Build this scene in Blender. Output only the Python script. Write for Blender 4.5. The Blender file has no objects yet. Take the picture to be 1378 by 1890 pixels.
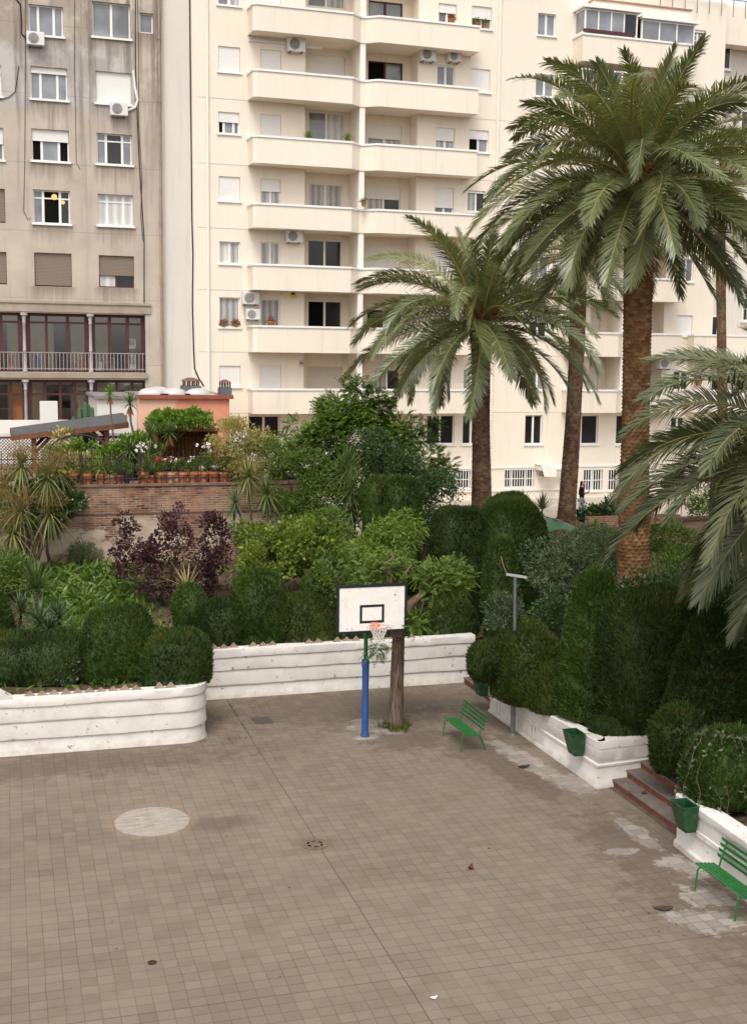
import bpy, bmesh, math, random
import numpy as np
from mathutils import Matrix, Vector
random.seed(5)
rng = np.random.default_rng(11)
scene = bpy.context.scene
COL = scene.collection
PI = math.pi
# ------------------------------------------------------------------ camera model (solved from the photo's vanishing points)
FOC, PITCH, ROLL, YAW, YAWF = 2274.6, 0.12515, 0.01215, 0.28877, 0.32635
IW, IH = 1378.0, 1890.0
EYE = np.array([0, 0, 9.43])
def _cam():
    c, s = math.cos(PITCH), math.sin(PITCH)
    right = np.array([1, 0, 0.]); fwd = np.array([0, c, -s]); down = np.array([0, -s, -c])
    cr, sr = math.cos(ROLL), math.sin(ROLL)
    R = np.array([cr*right - sr*down, cr*down + sr*right, fwd])
    A = np.array([[math.cos(YAW), -math.sin(YAW), 0], [math.sin(YAW), math.cos(YAW), 0], [0, 0, 1]])
    return R @ A
CM = _cam()
def ray(u, v): return CM.T @ np.array([(u-IW/2)/FOC, (v-IH/2)/FOC, 1.0])
def P(u, v, d): return EYE + ray(u, v)*d                      # point at distance d along the view axis
def atz(u, v, z=0.0):
    r = ray(u, v); return EYE + r*((z-EYE[2])/r[2])
def onx(u, v, x):
    r = ray(u, v); return EYE + r*(x/r[0])
def dep(p): return float(CM[2] @ (np.array(p, float)-EYE))
def vec(p): return Vector((float(p[0]), float(p[1]), float(p[2])))
# facade frame: a = along the facade, y = into the building, z = up
FROT = YAWF - YAW
UX = np.array([math.cos(FROT), math.sin(FROT), 0]); UY = np.array([-math.sin(FROT), math.cos(FROT), 0])
F0 = P(403, 690, 56.0); F0[2] = 0.0
def fac(u, v, y=0.0):
    r = ray(u, v); o = EYE - F0
    t = (y - o @ UY)/(r @ UY); q = o + r*t
    return float(q @ UX), float(q[2])
def fw(a, y, z): return F0 + UX*a + UY*y + np.array([0, 0, z])
def frect(u0, v0, u1, v1, y=0.0):
    vm, um = (v0+v1)/2, (u0+u1)/2
    return fac(u0, vm, y)[0], fac(u1, vm, y)[0], fac(um, v1, y)[1], fac(um, v0, y)[1]   # a0 a1 z0 z1
# ------------------------------------------------------------------ node helpers
class NT:
    def __init__(s, mat):
        mat.use_nodes = True; s.t = mat.node_tree; s.t.nodes.clear()
    def n(s, typ, **kw):
        nd = s.t.nodes.new(typ)
        for k, v in kw.items():
            if k in nd.inputs.keys() if isinstance(k, str) else False: s.set(nd, k, v)
            else: setattr(nd, k, v)
        return nd
    def set(s, nd, k, v):
        i = nd.inputs[k]
        if isinstance(v, bpy.types.NodeSocket): s.t.links.new(v, i)
        else:
            if i.type == 'RGBA' and len(v) == 3: v = (*v, 1)
            i.default_value = v
    def math(s, op, a, b=None, c=None, clamp=False):
        nd = s.t.nodes.new('ShaderNodeMath'); nd.operation = op; nd.use_clamp = clamp
        for i, x in enumerate((a, b, c)):
            if x is None: continue
            s.set(nd, i, x)
        return nd.outputs[0]
    def mix(s, fac, a, b, mode='MIX'):
        nd = s.t.nodes.new('ShaderNodeMix'); nd.data_type = 'RGBA'; nd.blend_type = mode
        s.set(nd, 0, fac); s.set(nd, 6, a); s.set(nd, 7, b)
        return nd.outputs[2]
    def noise(s, vecin, scale, detail=3, rough=.55, out=0):
        nd = s.n('ShaderNodeTexNoise'); nd.inputs['Scale'].default_value = scale
        nd.inputs['Detail'].default_value = detail; nd.inputs['Roughness'].default_value = rough
        if vecin is not None: s.set(nd, 'Vector', vecin)
        return nd.outputs[out]
    def coord(s, kind='Object'): return s.n('ShaderNodeTexCoord').outputs[kind]
    def xyz(s, v):
        nd = s.n('ShaderNodeSeparateXYZ'); s.set(nd, 0, v); return nd.outputs
    def comb(s, x, y, z):
        nd = s.n('ShaderNodeCombineXYZ'); s.set(nd, 0, x); s.set(nd, 1, y); s.set(nd, 2, z); return nd.outputs[0]
    def ramp(s, fac, stops, interp='LINEAR'):
        nd = s.n('ShaderNodeValToRGB'); cr = nd.color_ramp; cr.interpolation = interp
        while len(cr.elements) < len(stops): cr.elements.new(.5)
        for e, (p, c) in zip(cr.elements, stops):
            e.position = p; e.color = (*c, 1) if not isinstance(c, (int, float)) else (c, c, c, 1)
        s.set(nd, 0, fac); return nd.outputs[0]
    def step(s, x, a, b):
        nd = s.n('ShaderNodeMapRange'); nd.clamp = True
        s.set(nd, 0, x); s.set(nd, 1, a); s.set(nd, 2, b); nd.inputs[3].default_value = 0; nd.inputs[4].default_value = 1
        return nd.outputs[0]
    def finish(s, col, rough=.8, bump=None, bstr=.3, bdist=.01, spec=.3, metal=0.0, transl=0.0, tcol=None):
        b = s.n('ShaderNodeBsdfPrincipled')
        s.set(b, 'Base Color', col); s.set(b, 'Roughness', rough); s.set(b, 'Specular IOR Level', spec); s.set(b, 'Metallic', metal)
        if bump is not None:
            bn = s.n('ShaderNodeBump'); s.set(bn, 'Height', bump); bn.inputs['Strength'].default_value = bstr
            bn.inputs['Distance'].default_value = bdist; s.t.links.new(bn.outputs[0], b.inputs['Normal'])
        o = s.n('ShaderNodeOutputMaterial'); sh = b.outputs[0]
        if transl > 0:
            tr = s.n('ShaderNodeBsdfTranslucent'); s.set(tr, 0, tcol if tcol is not None else col)
            mx = s.n('ShaderNodeMixShader'); mx.inputs[0].default_value = transl
            s.t.links.new(sh, mx.inputs[1]); s.t.links.new(tr.outputs[0], mx.inputs[2]); sh = mx.outputs[0]
        s.t.links.new(sh, o.inputs[0])
def newmat(name): return bpy.data.materials.new(name)
def mul(c, k): return tuple(x*k for x in c)
def M(name, col, rough=.7, var=.15, scale=2.5, bump=.15, bscale=60, spec=.3, metal=0.0, dirt=None, dscale=1.2, damt=.35):
    m = newmat(name); t = NT(m); co = t.coord()
    n1 = t.noise(co, scale, 4); f = t.step(n1, .3, .7)
    c = t.mix(f, mul(col, 1-var), mul(col, 1+var*.6))
    if dirt:
        n2 = t.noise(co, dscale, 6, .65); c = t.mix(t.math('MULTIPLY', t.step(n2, .52, .68), damt), c, dirt)
    t.finish(c, rough, t.noise(co, bscale, 3), bump, .01, spec, metal)
    return m
def leafmat(name, cols, rough=.5, transl=.3, clump=.35, cscale=1.3, spec=.35, k=1.0):
    """cols: dark to light leaf colours, chosen per leaf by the 'rnd' attribute"""
    m = newmat(name); t = NT(m)
    at = t.n('ShaderNodeAttribute'); at.attribute_name = 'rnd'
    n = t.noise(t.coord(), cscale, 3)
    f = t.math('ADD', t.math('MULTIPLY', at.outputs['Fac'], 1-clump), t.math('MULTIPLY', t.step(n, .3, .7), clump))
    st = [(i/(len(cols)-1), (c[0]*k*1.12, c[1]*k*.88, c[2]*k*.70)) for i, c in enumerate(cols)]
    c = t.ramp(f, st)
    t.finish(c, rough, spec=spec, transl=transl, tcol=t.mix(1.0, c, (1.25, 1.2, .5), 'MULTIPLY'))
    return m
# ------------------------------------------------------------------ mesh helpers
class MB:
    def __init__(s): s.v = []; s.f = []; s.m = []
    def add(s, vs, fs, mi=0):
        o = len(s.v); s.v += [tuple(map(float, p)) for p in vs]
        s.f += [tuple(i+o for i in q) for q in fs]; s.m += [mi]*len(fs); return s
    def box(s, x0, y0, z0, x1, y1, z1, mi=0):
        if x0 > x1: x0, x1 = x1, x0
        if y0 > y1: y0, y1 = y1, y0
        if z0 > z1: z0, z1 = z1, z0
        return s.add([(x0,y0,z0),(x1,y0,z0),(x1,y1,z0),(x0,y1,z0),(x0,y0,z1),(x1,y0,z1),(x1,y1,z1),(x0,y1,z1)],
              [(0,3,2,1),(4,5,6,7),(0,1,5,4),(1,2,6,5),(2,3,7,6),(3,0,4,7)], mi)
    def bar(s, p, q, w, h, mi=0, up=(0,0,1)):
        p, q = Vector(p), Vector(q); d = (q-p).normalized(); up = Vector(up)
        sd = d.cross(up)
        if sd.length < 1e-4: sd = d.cross(Vector((1,0,0)))
        sd.normalize(); u = sd.cross(d).normalized()
        vs = []
        for b in (p, q):
            for i, j in ((-1,-1),(1,-1),(1,1),(-1,1)): vs.append(b + sd*(w/2*i) + u*(h/2*j))
        return s.add(vs, [(0,1,2,3),(7,6,5,4),(0,4,5,1),(1,5,6,2),(2,6,7,3),(3,7,4,0)], mi)
    def tube(s, pts, r, n=8, mi=0, cap=True):
        pts = [Vector(p) for p in pts]; k = len(pts)
        rs = [r]*k if isinstance(r, (int, float)) else list(r)
        vs = []; nrm = None
        for i, p in enumerate(pts):
            d = (pts[min(i+1, k-1)] - pts[max(i-1, 0)])
            d = d.normalized() if d.length > 1e-9 else Vector((0,0,1))
            if nrm is None:
                nrm = d.orthogonal().normalized()
            else:
                nrm = nrm - d*nrm.dot(d)
                nrm = nrm.normalized() if nrm.length > 1e-6 else d.orthogonal().normalized()
            b = d.cross(nrm)
            for j in range(n):
                a = 2*PI*j/n; vs.append(p + nrm*(rs[i]*math.cos(a)) + b*(rs[i]*math.sin(a)))
        fs = [(i*n+j, i*n+(j+1) % n, (i+1)*n+(j+1) % n, (i+1)*n+j) for i in range(k-1) for j in range(n)]
        if cap: fs += [tuple(range(n-1, -1, -1)), tuple((k-1)*n+j for j in range(n))]
        return s.add(vs, fs, mi)
    def lathe(s, prof, n=16, c=(0,0,0), mi=0, cap=True):
        vs = [(c[0]+r*math.cos(2*PI*j/n), c[1]+r*math.sin(2*PI*j/n), c[2]+z) for r, z in prof for j in range(n)]
        k = len(prof)
        fs = [(i*n+j, i*n+(j+1) % n, (i+1)*n+(j+1) % n, (i+1)*n+j) for i in range(k-1) for j in range(n)]
        if cap: fs += [tuple(range(n-1, -1, -1)), tuple((k-1)*n+j for j in range(n))]
        return s.add(vs, fs, mi)
    def prism(s, poly, z0, z1, mi=0):
        n = len(poly); vs = [(x, y, z0) for x, y in poly] + [(x, y, z1) for x, y in poly]
        return s.add(vs, [tuple(range(n-1, -1, -1)), tuple(range(n, 2*n))] + [(i, (i+1) % n, n+(i+1) % n, n+i) for i in range(n)], mi)
    def ribbon(s, path, t0, t1, z0, z1, mi=0):
        """wall along an open plan polyline, from offset t0 to t1 (left of travel positive)"""
        A, B = offs(path, t0), offs(path, t1); n = len(path); vs = []
        for i in range(n): vs += [(*A[i], z0), (*B[i], z0), (*B[i], z1), (*A[i], z1)]
        fs = []
        for i in range(n-1):
            a, b = i*4, i*4+4
            for k in range(4): fs.append((a+k, b+k, b+(k+1) % 4, a+(k+1) % 4))
        fs += [(0,1,2,3), tuple((n-1)*4+k for k in (3,2,1,0))]
        return s.add(vs, fs, mi)
def offs(path, t):
    out = []; n = len(path)
    for i in range(n):
        p = np.array(path[i], float)
        ds = []
        if i > 0: d = p-np.array(path[i-1], float); ds.append(d/np.linalg.norm(d))
        if i < n-1: d = np.array(path[i+1], float)-p; ds.append(d/np.linalg.norm(d))
        ns = [np.array([-d[1], d[0]]) for d in ds]
        m = sum(ns)/len(ns); L = m @ ns[0]; m = m/max(.3, L)
        out.append(tuple(p+m*t))
    return out
def _link(o, parent):
    COL.objects.link(o)
    if parent is not None: o.parent = parent
    return o
def build(name, mb, mats, parent=None, smooth=False, bevel=0.0, loc=None):
    me = bpy.data.meshes.new(name); me.from_pydata(mb.v, [], mb.f)
    mats = mats if isinstance(mats, (list, tuple)) else [mats]
    for m in mats: me.materials.append(m)
    me.polygons.foreach_set('material_index', mb.m)
    bm = bmesh.new(); bm.from_mesh(me); bmesh.ops.recalc_face_normals(bm, faces=bm.faces); bm.to_mesh(me); bm.free()
    if smooth:
        me.polygons.foreach_set('use_smooth', [True]*len(me.polygons))
        try: me.set_sharp_from_angle(angle=math.radians(40))
        except Exception: pass
    o = bpy.data.objects.new(name, me)
    if loc is not None: o.location = vec(loc)
    if bevel > 0:
        b = o.modifiers.new('bevel', 'BEVEL'); b.width = bevel; b.segments = 2; b.limit_method = 'ANGLE'
    return _link(o, parent)
def npmesh(name, V, quads, tris, mats, parent=None, rnd=None, mi=None, smooth=False, loc=None):
    V = np.asarray(V, np.float32); quads = np.asarray(quads, np.int32).reshape(-1, 4); tris = np.asarray(tris, np.int32).reshape(-1, 3)
    if loc is not None: V = V - np.asarray(loc, np.float32)
    me = bpy.data.meshes.new(name); nq, nt = len(quads), len(tris)
    me.vertices.add(len(V)); me.vertices.foreach_set('co', V.ravel())
    me.loops.add(nq*4+nt*3); me.loops.foreach_set('vertex_index', np.concatenate([quads.ravel(), tris.ravel()]).astype(np.int32))
    me.polygons.add(nq+nt)
    me.polygons.foreach_set('loop_start', np.concatenate([np.arange(nq)*4, nq*4+np.arange(nt)*3]).astype(np.int32))
    mats = mats if isinstance(mats, (list, tuple)) else [mats]
    for m in mats: me.materials.append(m)
    if mi is not None: me.polygons.foreach_set('material_index', np.asarray(mi, np.int32))
    if smooth: me.polygons.foreach_set('use_smooth', np.ones(nq+nt, bool))
    me.update(calc_edges=True)
    if rnd is not None:
        a = me.attributes.new('rnd', 'FLOAT', 'FACE'); a.data.foreach_set('value', np.asarray(rnd, np.float32))
    o = bpy.data.objects.new(name, me)
    if loc is not None: o.location = vec(loc)
    return _link(o, parent)
def tag(o, label=None, cat=None, group=None, kind=None):
    if label: o['label'] = label
    if cat: o['category'] = cat
    if group: o['group'] = group
    if kind: o['kind'] = kind
    return o
def thing(name, label, cat, loc=(0,0,0), rotz=0.0, group=None):
    o = bpy.data.objects.new(name, None); COL.objects.link(o); o.empty_display_size = .2
    o.location = vec(loc); o.rotation_euler = (0, 0, rotz)
    return tag(o, label, cat, group)
def dup(root, loc, rotz=0.0, label=None, scale=None):
    r = root.copy(); COL.objects.link(r); r.location = vec(loc); r.rotation_euler = (0, 0, rotz)
    if scale: r.scale = (scale,)*3
    if label: r['label'] = label
    for ch in list(root.children):
        c = ch.copy(); COL.objects.link(c); c.parent = r
        for g in list(ch.children):
            d = g.copy(); COL.objects.link(d); d.parent = c
    return r
# ------------------------------------------------------------------ foliage generators (numpy)
def unit(a): return a/np.maximum(np.linalg.norm(a, axis=-1, keepdims=True), 1e-9)
def rdir(n): return unit(rng.normal(size=(n, 3)))
def lump(Q, s, seed=0):
    r = np.random.default_rng(seed); o = np.zeros(len(Q))
    for k in range(6):
        d = r.normal(size=3); d /= np.linalg.norm(d)
        o += np.sin(Q @ d*s*(1+.5*k)+r.uniform(0, 7))/(1+.6*k)
    return o/2.4
class Leaf:
    """collects blades / leaves for one mesh"""
    def __init__(s): s.V = []; s.Q = []; s.T = []; s.rq = []; s.rt = []; s.mq = []; s.mt = []; s.n = 0
    def _push(s, V, Q, T, rq, rt, mi):
        s.V.append(V); s.Q.append(np.asarray(Q, int).reshape(-1, 4)+s.n); s.T.append(np.asarray(T, int).reshape(-1, 3)+s.n)
        s.rq.append(rq); s.rt.append(rt); s.mq.append(np.full(len(rq), mi)); s.mt.append(np.full(len(rt), mi)); s.n += len(V)
    def tufts(s, B, D, L, W, r=None, mi=0):
        n = len(B); L = np.broadcast_to(L, n)[:, None]; W = np.broadcast_to(W, n)[:, None]
        S = unit(np.cross(D, rdir(n))); V = np.stack([B-S*W/2, B+S*W/2, B+D*L], 1).reshape(-1, 3)
        r = rng.random(n) if r is None else r
        s._push(V, [], np.arange(3*n).reshape(-1, 3), np.zeros(0), r, mi)
    def leaves(s, B, D, L, W, r=None, mi=0, up=0.0, fold=.15):
        n = len(B); L = np.broadcast_to(L, n)[:, None]; W = np.broadcast_to(W, n)[:, None]
        S = unit(np.cross(D, unit(rdir(n)+np.array([0, 0, up])))); N = np.cross(S, D)
        mid = B+D*L*.45
        V = np.stack([B, mid-S*W/2+N*W*fold, B+D*L, mid+S*W/2+N*W*fold], 1).reshape(-1, 3)
        i = np.arange(n)*4; r = rng.random(n) if r is None else r
        T = np.concatenate([np.stack([i, i+1, i+2], 1), np.stack([i, i+2, i+3], 1)])
        s._push(V, [], T, np.zeros(0), np.concatenate([r, r]), mi)
    def blades(s, B, D, N, L, W, droop=0.0, prof=(.6, 1, .8, .4), r=None, mi=0, g=(0, 0, -1)):
        n = len(B); k = len(prof); L = np.broadcast_to(L, n)[:, None]; W = np.broadcast_to(W, n)[:, None]
        droop = np.broadcast_to(droop, n)[:, None]
        S = unit(np.cross(D, N)); g = np.array(g, float); rows = []
        for i, p in enumerate(prof):
            t = i/k; c = B+D*L*t+g*droop*L*t*t
            rows += [c-S*W*p/2, c+S*W*p/2]
        rows.append(B+D*L+g*droop*L)
        V = np.stack(rows, 1).reshape(-1, 3); m = 2*k+1; o = np.arange(n)*m
        Q = np.concatenate([np.stack([o+2*i, o+2*i+1, o+2*i+3, o+2*i+2], 1) for i in range(k-1)]) if k > 1 else np.zeros((0, 4))
        T = np.stack([o+2*k-2, o+2*k-1, o+2*k], 1); r = rng.random(n) if r is None else r
        s._push(V, Q, T, np.tile(r, k-1), r, mi)
    def raw(s, V, Q, mi=0, r=.5):
        s._push(np.asarray(V, float), Q, [], np.full(len(Q), r), np.zeros(0), mi)
    def build(s, name, mats, parent=None, loc=None):
        V = np.concatenate(s.V); Q = np.concatenate(s.Q); T = np.concatenate(s.T)
        return npmesh(name, V, Q, T, mats, parent, np.concatenate(s.rq+s.rt), np.concatenate(s.mq+s.mt), loc=loc)
def sup_unit(n, p):
    d = rdir(n); t = (np.abs(d)**p).sum(1)**(-1/p); q = d*t[:, None]
    nn = np.sign(q)*np.abs(q)**(p-1); return q, nn
def inside(Q, c, r, p): return (np.abs((Q-c)/r)**p).sum(1)
def core(lf, c, r, p, k=.95, nu=28, nv=16, seed=0, amp=.05, mi=0, zc=None, tp=0.0):
    th = np.linspace(0, 2*PI, nu, endpoint=False); ph = np.linspace(-PI/2, PI/2, nv)
    d = np.stack([np.outer(np.cos(ph), np.cos(th)), np.outer(np.cos(ph), np.sin(th)), np.outer(np.sin(ph), np.ones(nu))], -1).reshape(-1, 3)
    t = (np.abs(d)**p).sum(1)**(-1/p); V = c + d*t[:, None]*r*k
    V = V + unit(d)*(lump(V, 3, seed)*amp)[:, None]
    if tp: V[:, :2] = c[:2]+(V[:, :2]-c[:2])*(1-tp*np.clip((V[:, 2:3]-c[2])/r[2]+1, 0, 2)/2)
    if zc is not None: V[:, 2] = np.maximum(V[:, 2], zc)
    Q = [(i*nu+j, i*nu+(j+1) % nu, (i+1)*nu+(j+1) % nu, (i+1)*nu+j) for i in range(nv-1) for j in range(nu)]
    lf.raw(V, Q, mi, .35)
def blob_surf(c, r, p, n, amp=.05, seed=0):
    q, nn = sup_unit(n, p); N = unit(nn/r); B = c+q*r
    return B + N*(lump(B, 3, seed)*amp)[:, None], N
def hedge(name, label, blobs, mat, zmin, dens=1150, L=.085, W=.032, upw=.75, amp=.095, cat='hedge', group=None, holes=0.0):
    """clipped evergreen: dense short shoots over rounded volumes"""
    lf = Leaf(); blobs = [(np.array(c, float), np.array(r, float), p) for c, r, p in blobs]
    base = np.array([blobs[0][0][0], blobs[0][0][1], zmin])
    for bi, (c, r, pp) in enumerate(blobs):
        p, tp = pp if isinstance(pp, tuple) else (pp, 0.0)
        sd = int(abs(c[0]*37+c[1]*11)) % 1000
        core(lf, c, r, p, .955, seed=sd, amp=amp, zc=zmin, tp=tp)
        area = 4*PI*((r[0]*r[1])**1.6/3+(r[0]*r[2])**1.6/3+(r[1]*r[2])**1.6/3)**(1/1.6)*(1.0+.1*(p-2))
        B, N = blob_surf(c, r, p, int(area*dens), amp, sd)
        if tp: B[:, :2] = c[:2]+(B[:, :2]-c[:2])*(1-tp*np.clip((B[:, 2:3]-c[2])/r[2]+1, 0, 2)/2)
        keep = B[:, 2] > zmin
        for bj, (c2, r2, p2) in enumerate(blobs):
            if bj != bi and not isinstance(p2, tuple): keep &= inside(B, c2, r2, p2) > .9
        if holes > 0: keep &= lump(B, 5, sd+3) > (holes-1)
        B, N = B[keep], N[keep]
        D = unit(N*.7+np.array([0, 0, upw])+rdir(len(B))*.55)
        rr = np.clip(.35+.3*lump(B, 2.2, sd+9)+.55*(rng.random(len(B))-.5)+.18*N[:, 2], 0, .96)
        br = (rng.random(len(B)) < .006) | ((lump(B, 4.5, sd+31) > .85) & (rng.random(len(B)) < .30)); rr[br] = 1.0
        B = B+N*(lump(B, 13, sd+5)*.036)[:, None]
        bare = lump(B, 3.4, sd+77) > .98; kk = ~(bare & (rng.random(len(B)) < .7)); B, N, D, rr = B[kk], N[kk], D[kk], rr[kk]
        s = rng.uniform(.7, 1.4, len(B))*(1+.55*(rng.random(len(B)) < .05)*(N[:, 2] > -.2))
        lf.tufts(B-N*.03, D, L*s, W*s, rr)
    o = lf.build(name, mat, None, loc=base)
    return tag(o, label, cat, group)
def envelope_pts(env, n, lo=.55, hi=1.0):
    w = np.array([r[0]*r[1]*r[2] for c, r in env])**.75; w /= w.sum(); out = []; on = []
    for (c, r), wi in zip(env, w):
        m = max(1, int(round(n*wi))); d = rdir(m); t = rng.uniform(lo, hi, m)[:, None]
        out.append(np.array(c)+d*np.array(r)*t); on.append(d)
    return np.concatenate(out), np.concatenate(on)
def tree(name, label, cat, base, env, leafm, barkm, nclump, per, cr, L, W, mode='leaf', tr=.12, branches=8, droop=0.0, split=.35, group=None,
         trunk_pts=None, stems=1, flower=None, fl=0, upw=.2, squash=.75, outw=.5):
    """broadleaf tree or shrub: stem with limbs, crown of leaf clumps spread through its volume"""
    root = thing(name, label, cat, base, group=group); base = np.array(base, float)
    env = [(np.array(c, float), np.array(r, float)) for c, r in env]
    C, ON = envelope_pts(env, nclump); lf = Leaf()
    n = len(C)*per; ci = np.repeat(np.arange(len(C)), per)
    cs = rng.uniform(.65, 1.3, len(C))*cr
    d = rdir(n); t = rng.uniform(.35, 1.0, n)**.6
    B = C[ci]+d*(cs[ci]*t)[:, None]*np.array([1, 1, squash])
    D = unit(d*outw+ON[ci]*.35+rdir(n)*.55+np.array([0, 0, upw-droop]))
    cv = rng.random(len(C)); rr = np.clip(.55*cv[ci]+.45*rng.random(n), 0, 1)
    s = rng.uniform(.65, 1.25, n)
    if mode == 'leaf': lf.leaves(B, D, L*s, W*s, rr)
    else:                                                     # pinnate: pairs of leaflets along a stalk
        k = 7; sd = unit(np.cross(D, unit(rdir(n)*.6+np.array([0, 0, 1.0])))); ll = L*s
        lf.blades(B, D, np.cross(sd, D), ll, .012, droop*.6, (1, .6), rr*.6, 0)
        for j in range(k):
            f = (j+.6)/k; pos = B+D*(ll*f)[:, None]+np.array([0, 0, -1])*(droop*.6*ll*f*f)[:, None]
            for sg in (-1, 1):
                dd = unit(sd*sg+D*.55+np.array([0, 0, -droop*.5])+rdir(n)*.12)
                lf.leaves(pos, dd, L*.34*(1-.5*abs(f-.4)), W, rr, up=2.5)
    if flower is not None:
        k = rng.integers(0, n, fl); lf.leaves(B[k]+d[k]*.08, unit(D[k]+rdir(fl)), .09, .08, mi=1)
        lf.leaves(B[k]+d[k]*.08, unit(D[k]+rdir(fl)), .09, .08, mi=1)
    mats = [leafm]+([flower] if flower is not None else [])
    lf.build('crown', mats, root, loc=None).data.transform(Matrix.Translation(-vec(base)))
    mb = MB(); tops = []
    for si in range(stems):
        off = np.array([rng.normal()*.18, rng.normal()*.18, 0])*(stems > 1)
        c0 = env[0][0]; hsp = (c0[2]-base[2])
        if trunk_pts is not None: tp = [np.array(q, float)-base for q in trunk_pts]
        else:
            e = (c0-base)*split*1.3+off*3; tp = [off, off+e*.5+rng.normal(size=3)*.06, off+e]
        rs = np.linspace(tr, tr*.7, len(tp)); mb.tube(tp, list(rs), 10); tops.append(tp[-1])
    for b in range(branches):
        s0 = tops[b % stems]; c = C[rng.integers(len(C))]-base; m = s0*.45+c*.55+rng.normal(size=3)*.15
        mb.tube([s0*.96, m, c], [tr*.55, tr*.32, tr*.1], 6)
    build('trunk', mb, barkm, root, smooth=True)
    return root
def rosette(lf, c, n, L, W, e0, e1, droop=.15, r=None, prof=(.7, 1, .85, .5), mi=0, axis=(0, 0, 1), power=1.0):
    az = np.arange(n)*2.39996+rng.uniform(0, 6); t = (np.arange(n)+.5)/n
    el = np.radians(e0+(e1-e0)*t**power)+rng.normal(size=n)*.08
    D = np.stack([np.cos(az)*np.cos(el), np.sin(az)*np.cos(el), np.sin(el)], 1)
    ax = np.array(axis, float); D = unit(D+np.array([ax[0], ax[1], 0])*.35)
    up = np.array([0, 0, 1.0])+D*.01+rdir(n)*.05
    Ls = L*rng.uniform(.8, 1.12, n)
    lf.blades(np.array(c)+D*.03, D, up, Ls, W, np.maximum(droop*np.cos(el), 0), prof, r, mi)
def sinwalk(p, q, n, amp):
    p, q = np.array(p, float), np.array(q, float); return [p+(q-p)*i/n+(rng.normal(size=3)*amp if 0 < i < n else 0) for i in range(n+1)]
# ------------------------------------------------------------------ materials
def limewash():
    m = newmat('white_limewash'); t = NT(m); co = t.coord(); x, y, z = t.xyz(co)
    c = t.mix(t.step(t.noise(co, 1.6, 4), .3, .7), (.585,.54,.50), (.685,.645,.605))
    c = t.mix(t.math('MULTIPLY', t.step(t.noise(co, 2.6, 6, .65), .54, .70), .35), c, (.40,.345,.29))
    low = t.step(t.math('ADD', z, t.math('MULTIPLY', t.noise(co, 3.0, 5, .7), .5)), .42, .22); c = t.mix(t.math('MULTIPLY', low, .58), c, (.33,.28,.205))
    ch = t.step(t.noise(co, 6.5, 5, .55), .662, .678); c = t.mix(t.math('MULTIPLY', ch, .75), c, (.24,.205,.175))
    cr = t.noise(co, 3.5, 8, .75); line = t.step(t.math('ABSOLUTE', t.math('SUBTRACT', cr, .5)), .006, .0); c = t.mix(t.math('MULTIPLY', line, .25), c, (.3,.26,.22))
    t.finish(c, .92, t.math('SUBTRACT', t.noise(co, 26, 5, .65), ch), .5, .012, .15); return m
white_wall = limewash()
def stucco(name, col):
    m = newmat(name); t = NT(m); co = t.coord(); x, y, z = t.xyz(co)
    c = t.mix(t.step(t.noise(co, .3, 4), .3, .7), mul(col, .94), mul(col, 1.02))
    st = t.noise(t.comb(t.math('MULTIPLY', x, 2.6), t.math('MULTIPLY', y, 2.6), t.math('MULTIPLY', z, .22)), 1.0, 6, .68)
    c = t.mix(t.math('MULTIPLY', t.step(st, .53, .75), .28), c, mul(col, .55))
    sp = t.noise(co, 1.4, 6, .7); c = t.mix(t.math('MULTIPLY', t.step(sp, .6, .75), .15), c, mul(col, .6))
    t.finish(c, .93, t.noise(co, 70, 4), .3, .008, .12); return m
cream = stucco('cream_stucco', (.82,.728,.605))
cream_trim = M('cream_trim', (.85,.78,.69), .85, .04, 1, .05, 60, .2)
greywall = stucco('pale_grey_render', (.68,.62,.555))
whitepaint = M('white_window_paint', (.80,.78,.74), .5, .05, 3, .02, 40, .4)
maroon = M('maroon_wood', (.085,.032,.030), .6, .25, 4, .1, 40, .3)
soil = M('soil', (.10,.065,.042), .95, .4, 1.5, .6, 18, .1)
brickred = M('brick_riser', (.19,.065,.034), .85, .35, 9, .4, 50, .2, dirt=(.10,.05,.035), dscale=5, damt=.7)
stone = M('step_stone', (.165,.135,.115), .85, .25, 4, .3, 60, .25, dirt=(.06,.05,.045), dscale=2, damt=.7)
green_paint = M('green_bench_paint', (.018,.135,.030), .42, .22, 5, .05, 50, .5, dirt=(.045,.10,.035), dscale=7, damt=.5)
bin_green = M('dark_green_bin_paint', (.0065,.052,.016), .42, .3, 6, .05, 40, .5, dirt=(.08,.12,.07), dscale=6, damt=.4)
pole_green = M('green_pole_paint', (.018,.12,.045), .45, .2, 6, .05, 40, .5)
blue_pad = M('blue_padding', (.028,.075,.25), .6, .2, 7, .35, 45, .35, dirt=(.06,.075,.12), dscale=3, damt=.6)
black_paint = M('black_paint', (.012,.012,.016), .5, .2, 4, .05, 40, .4)
board_white = M('board_white', (.80,.755,.70), .55, .04, 3, .03, 50, .35, dirt=(.55,.42,.30), dscale=9, damt=.25)
rim_paint = M('rim_orange', (.72,.27,.18), .5, .2, 8, .1, 40, .4)
rope = M('net_rope', (.75,.70,.62), .9, .1, 8)
steel = M('grey_steel', (.15,.15,.155), .5, .2, 5, .1, 40, .5, .3)
terracotta = M('terracotta', (.42,.145,.062), .85, .3, 6, .2, 50, .2, dirt=(.50,.36,.26), dscale=7, damt=.5)
clay = M('clay_edging', (.33,.24,.18), .9, .35, 8, .3, 50, .2)
iron = M('rusty_iron', (.045,.026,.020), .7, .4, 6, .2, 60, .3)
wood = M('brown_timber', (.16,.065,.028), .7, .3, 5, .2, 50, .3)
slate = M('grey_roof_felt', (.085,.082,.085), .8, .2, 3, .3, 40, .3)
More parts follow.
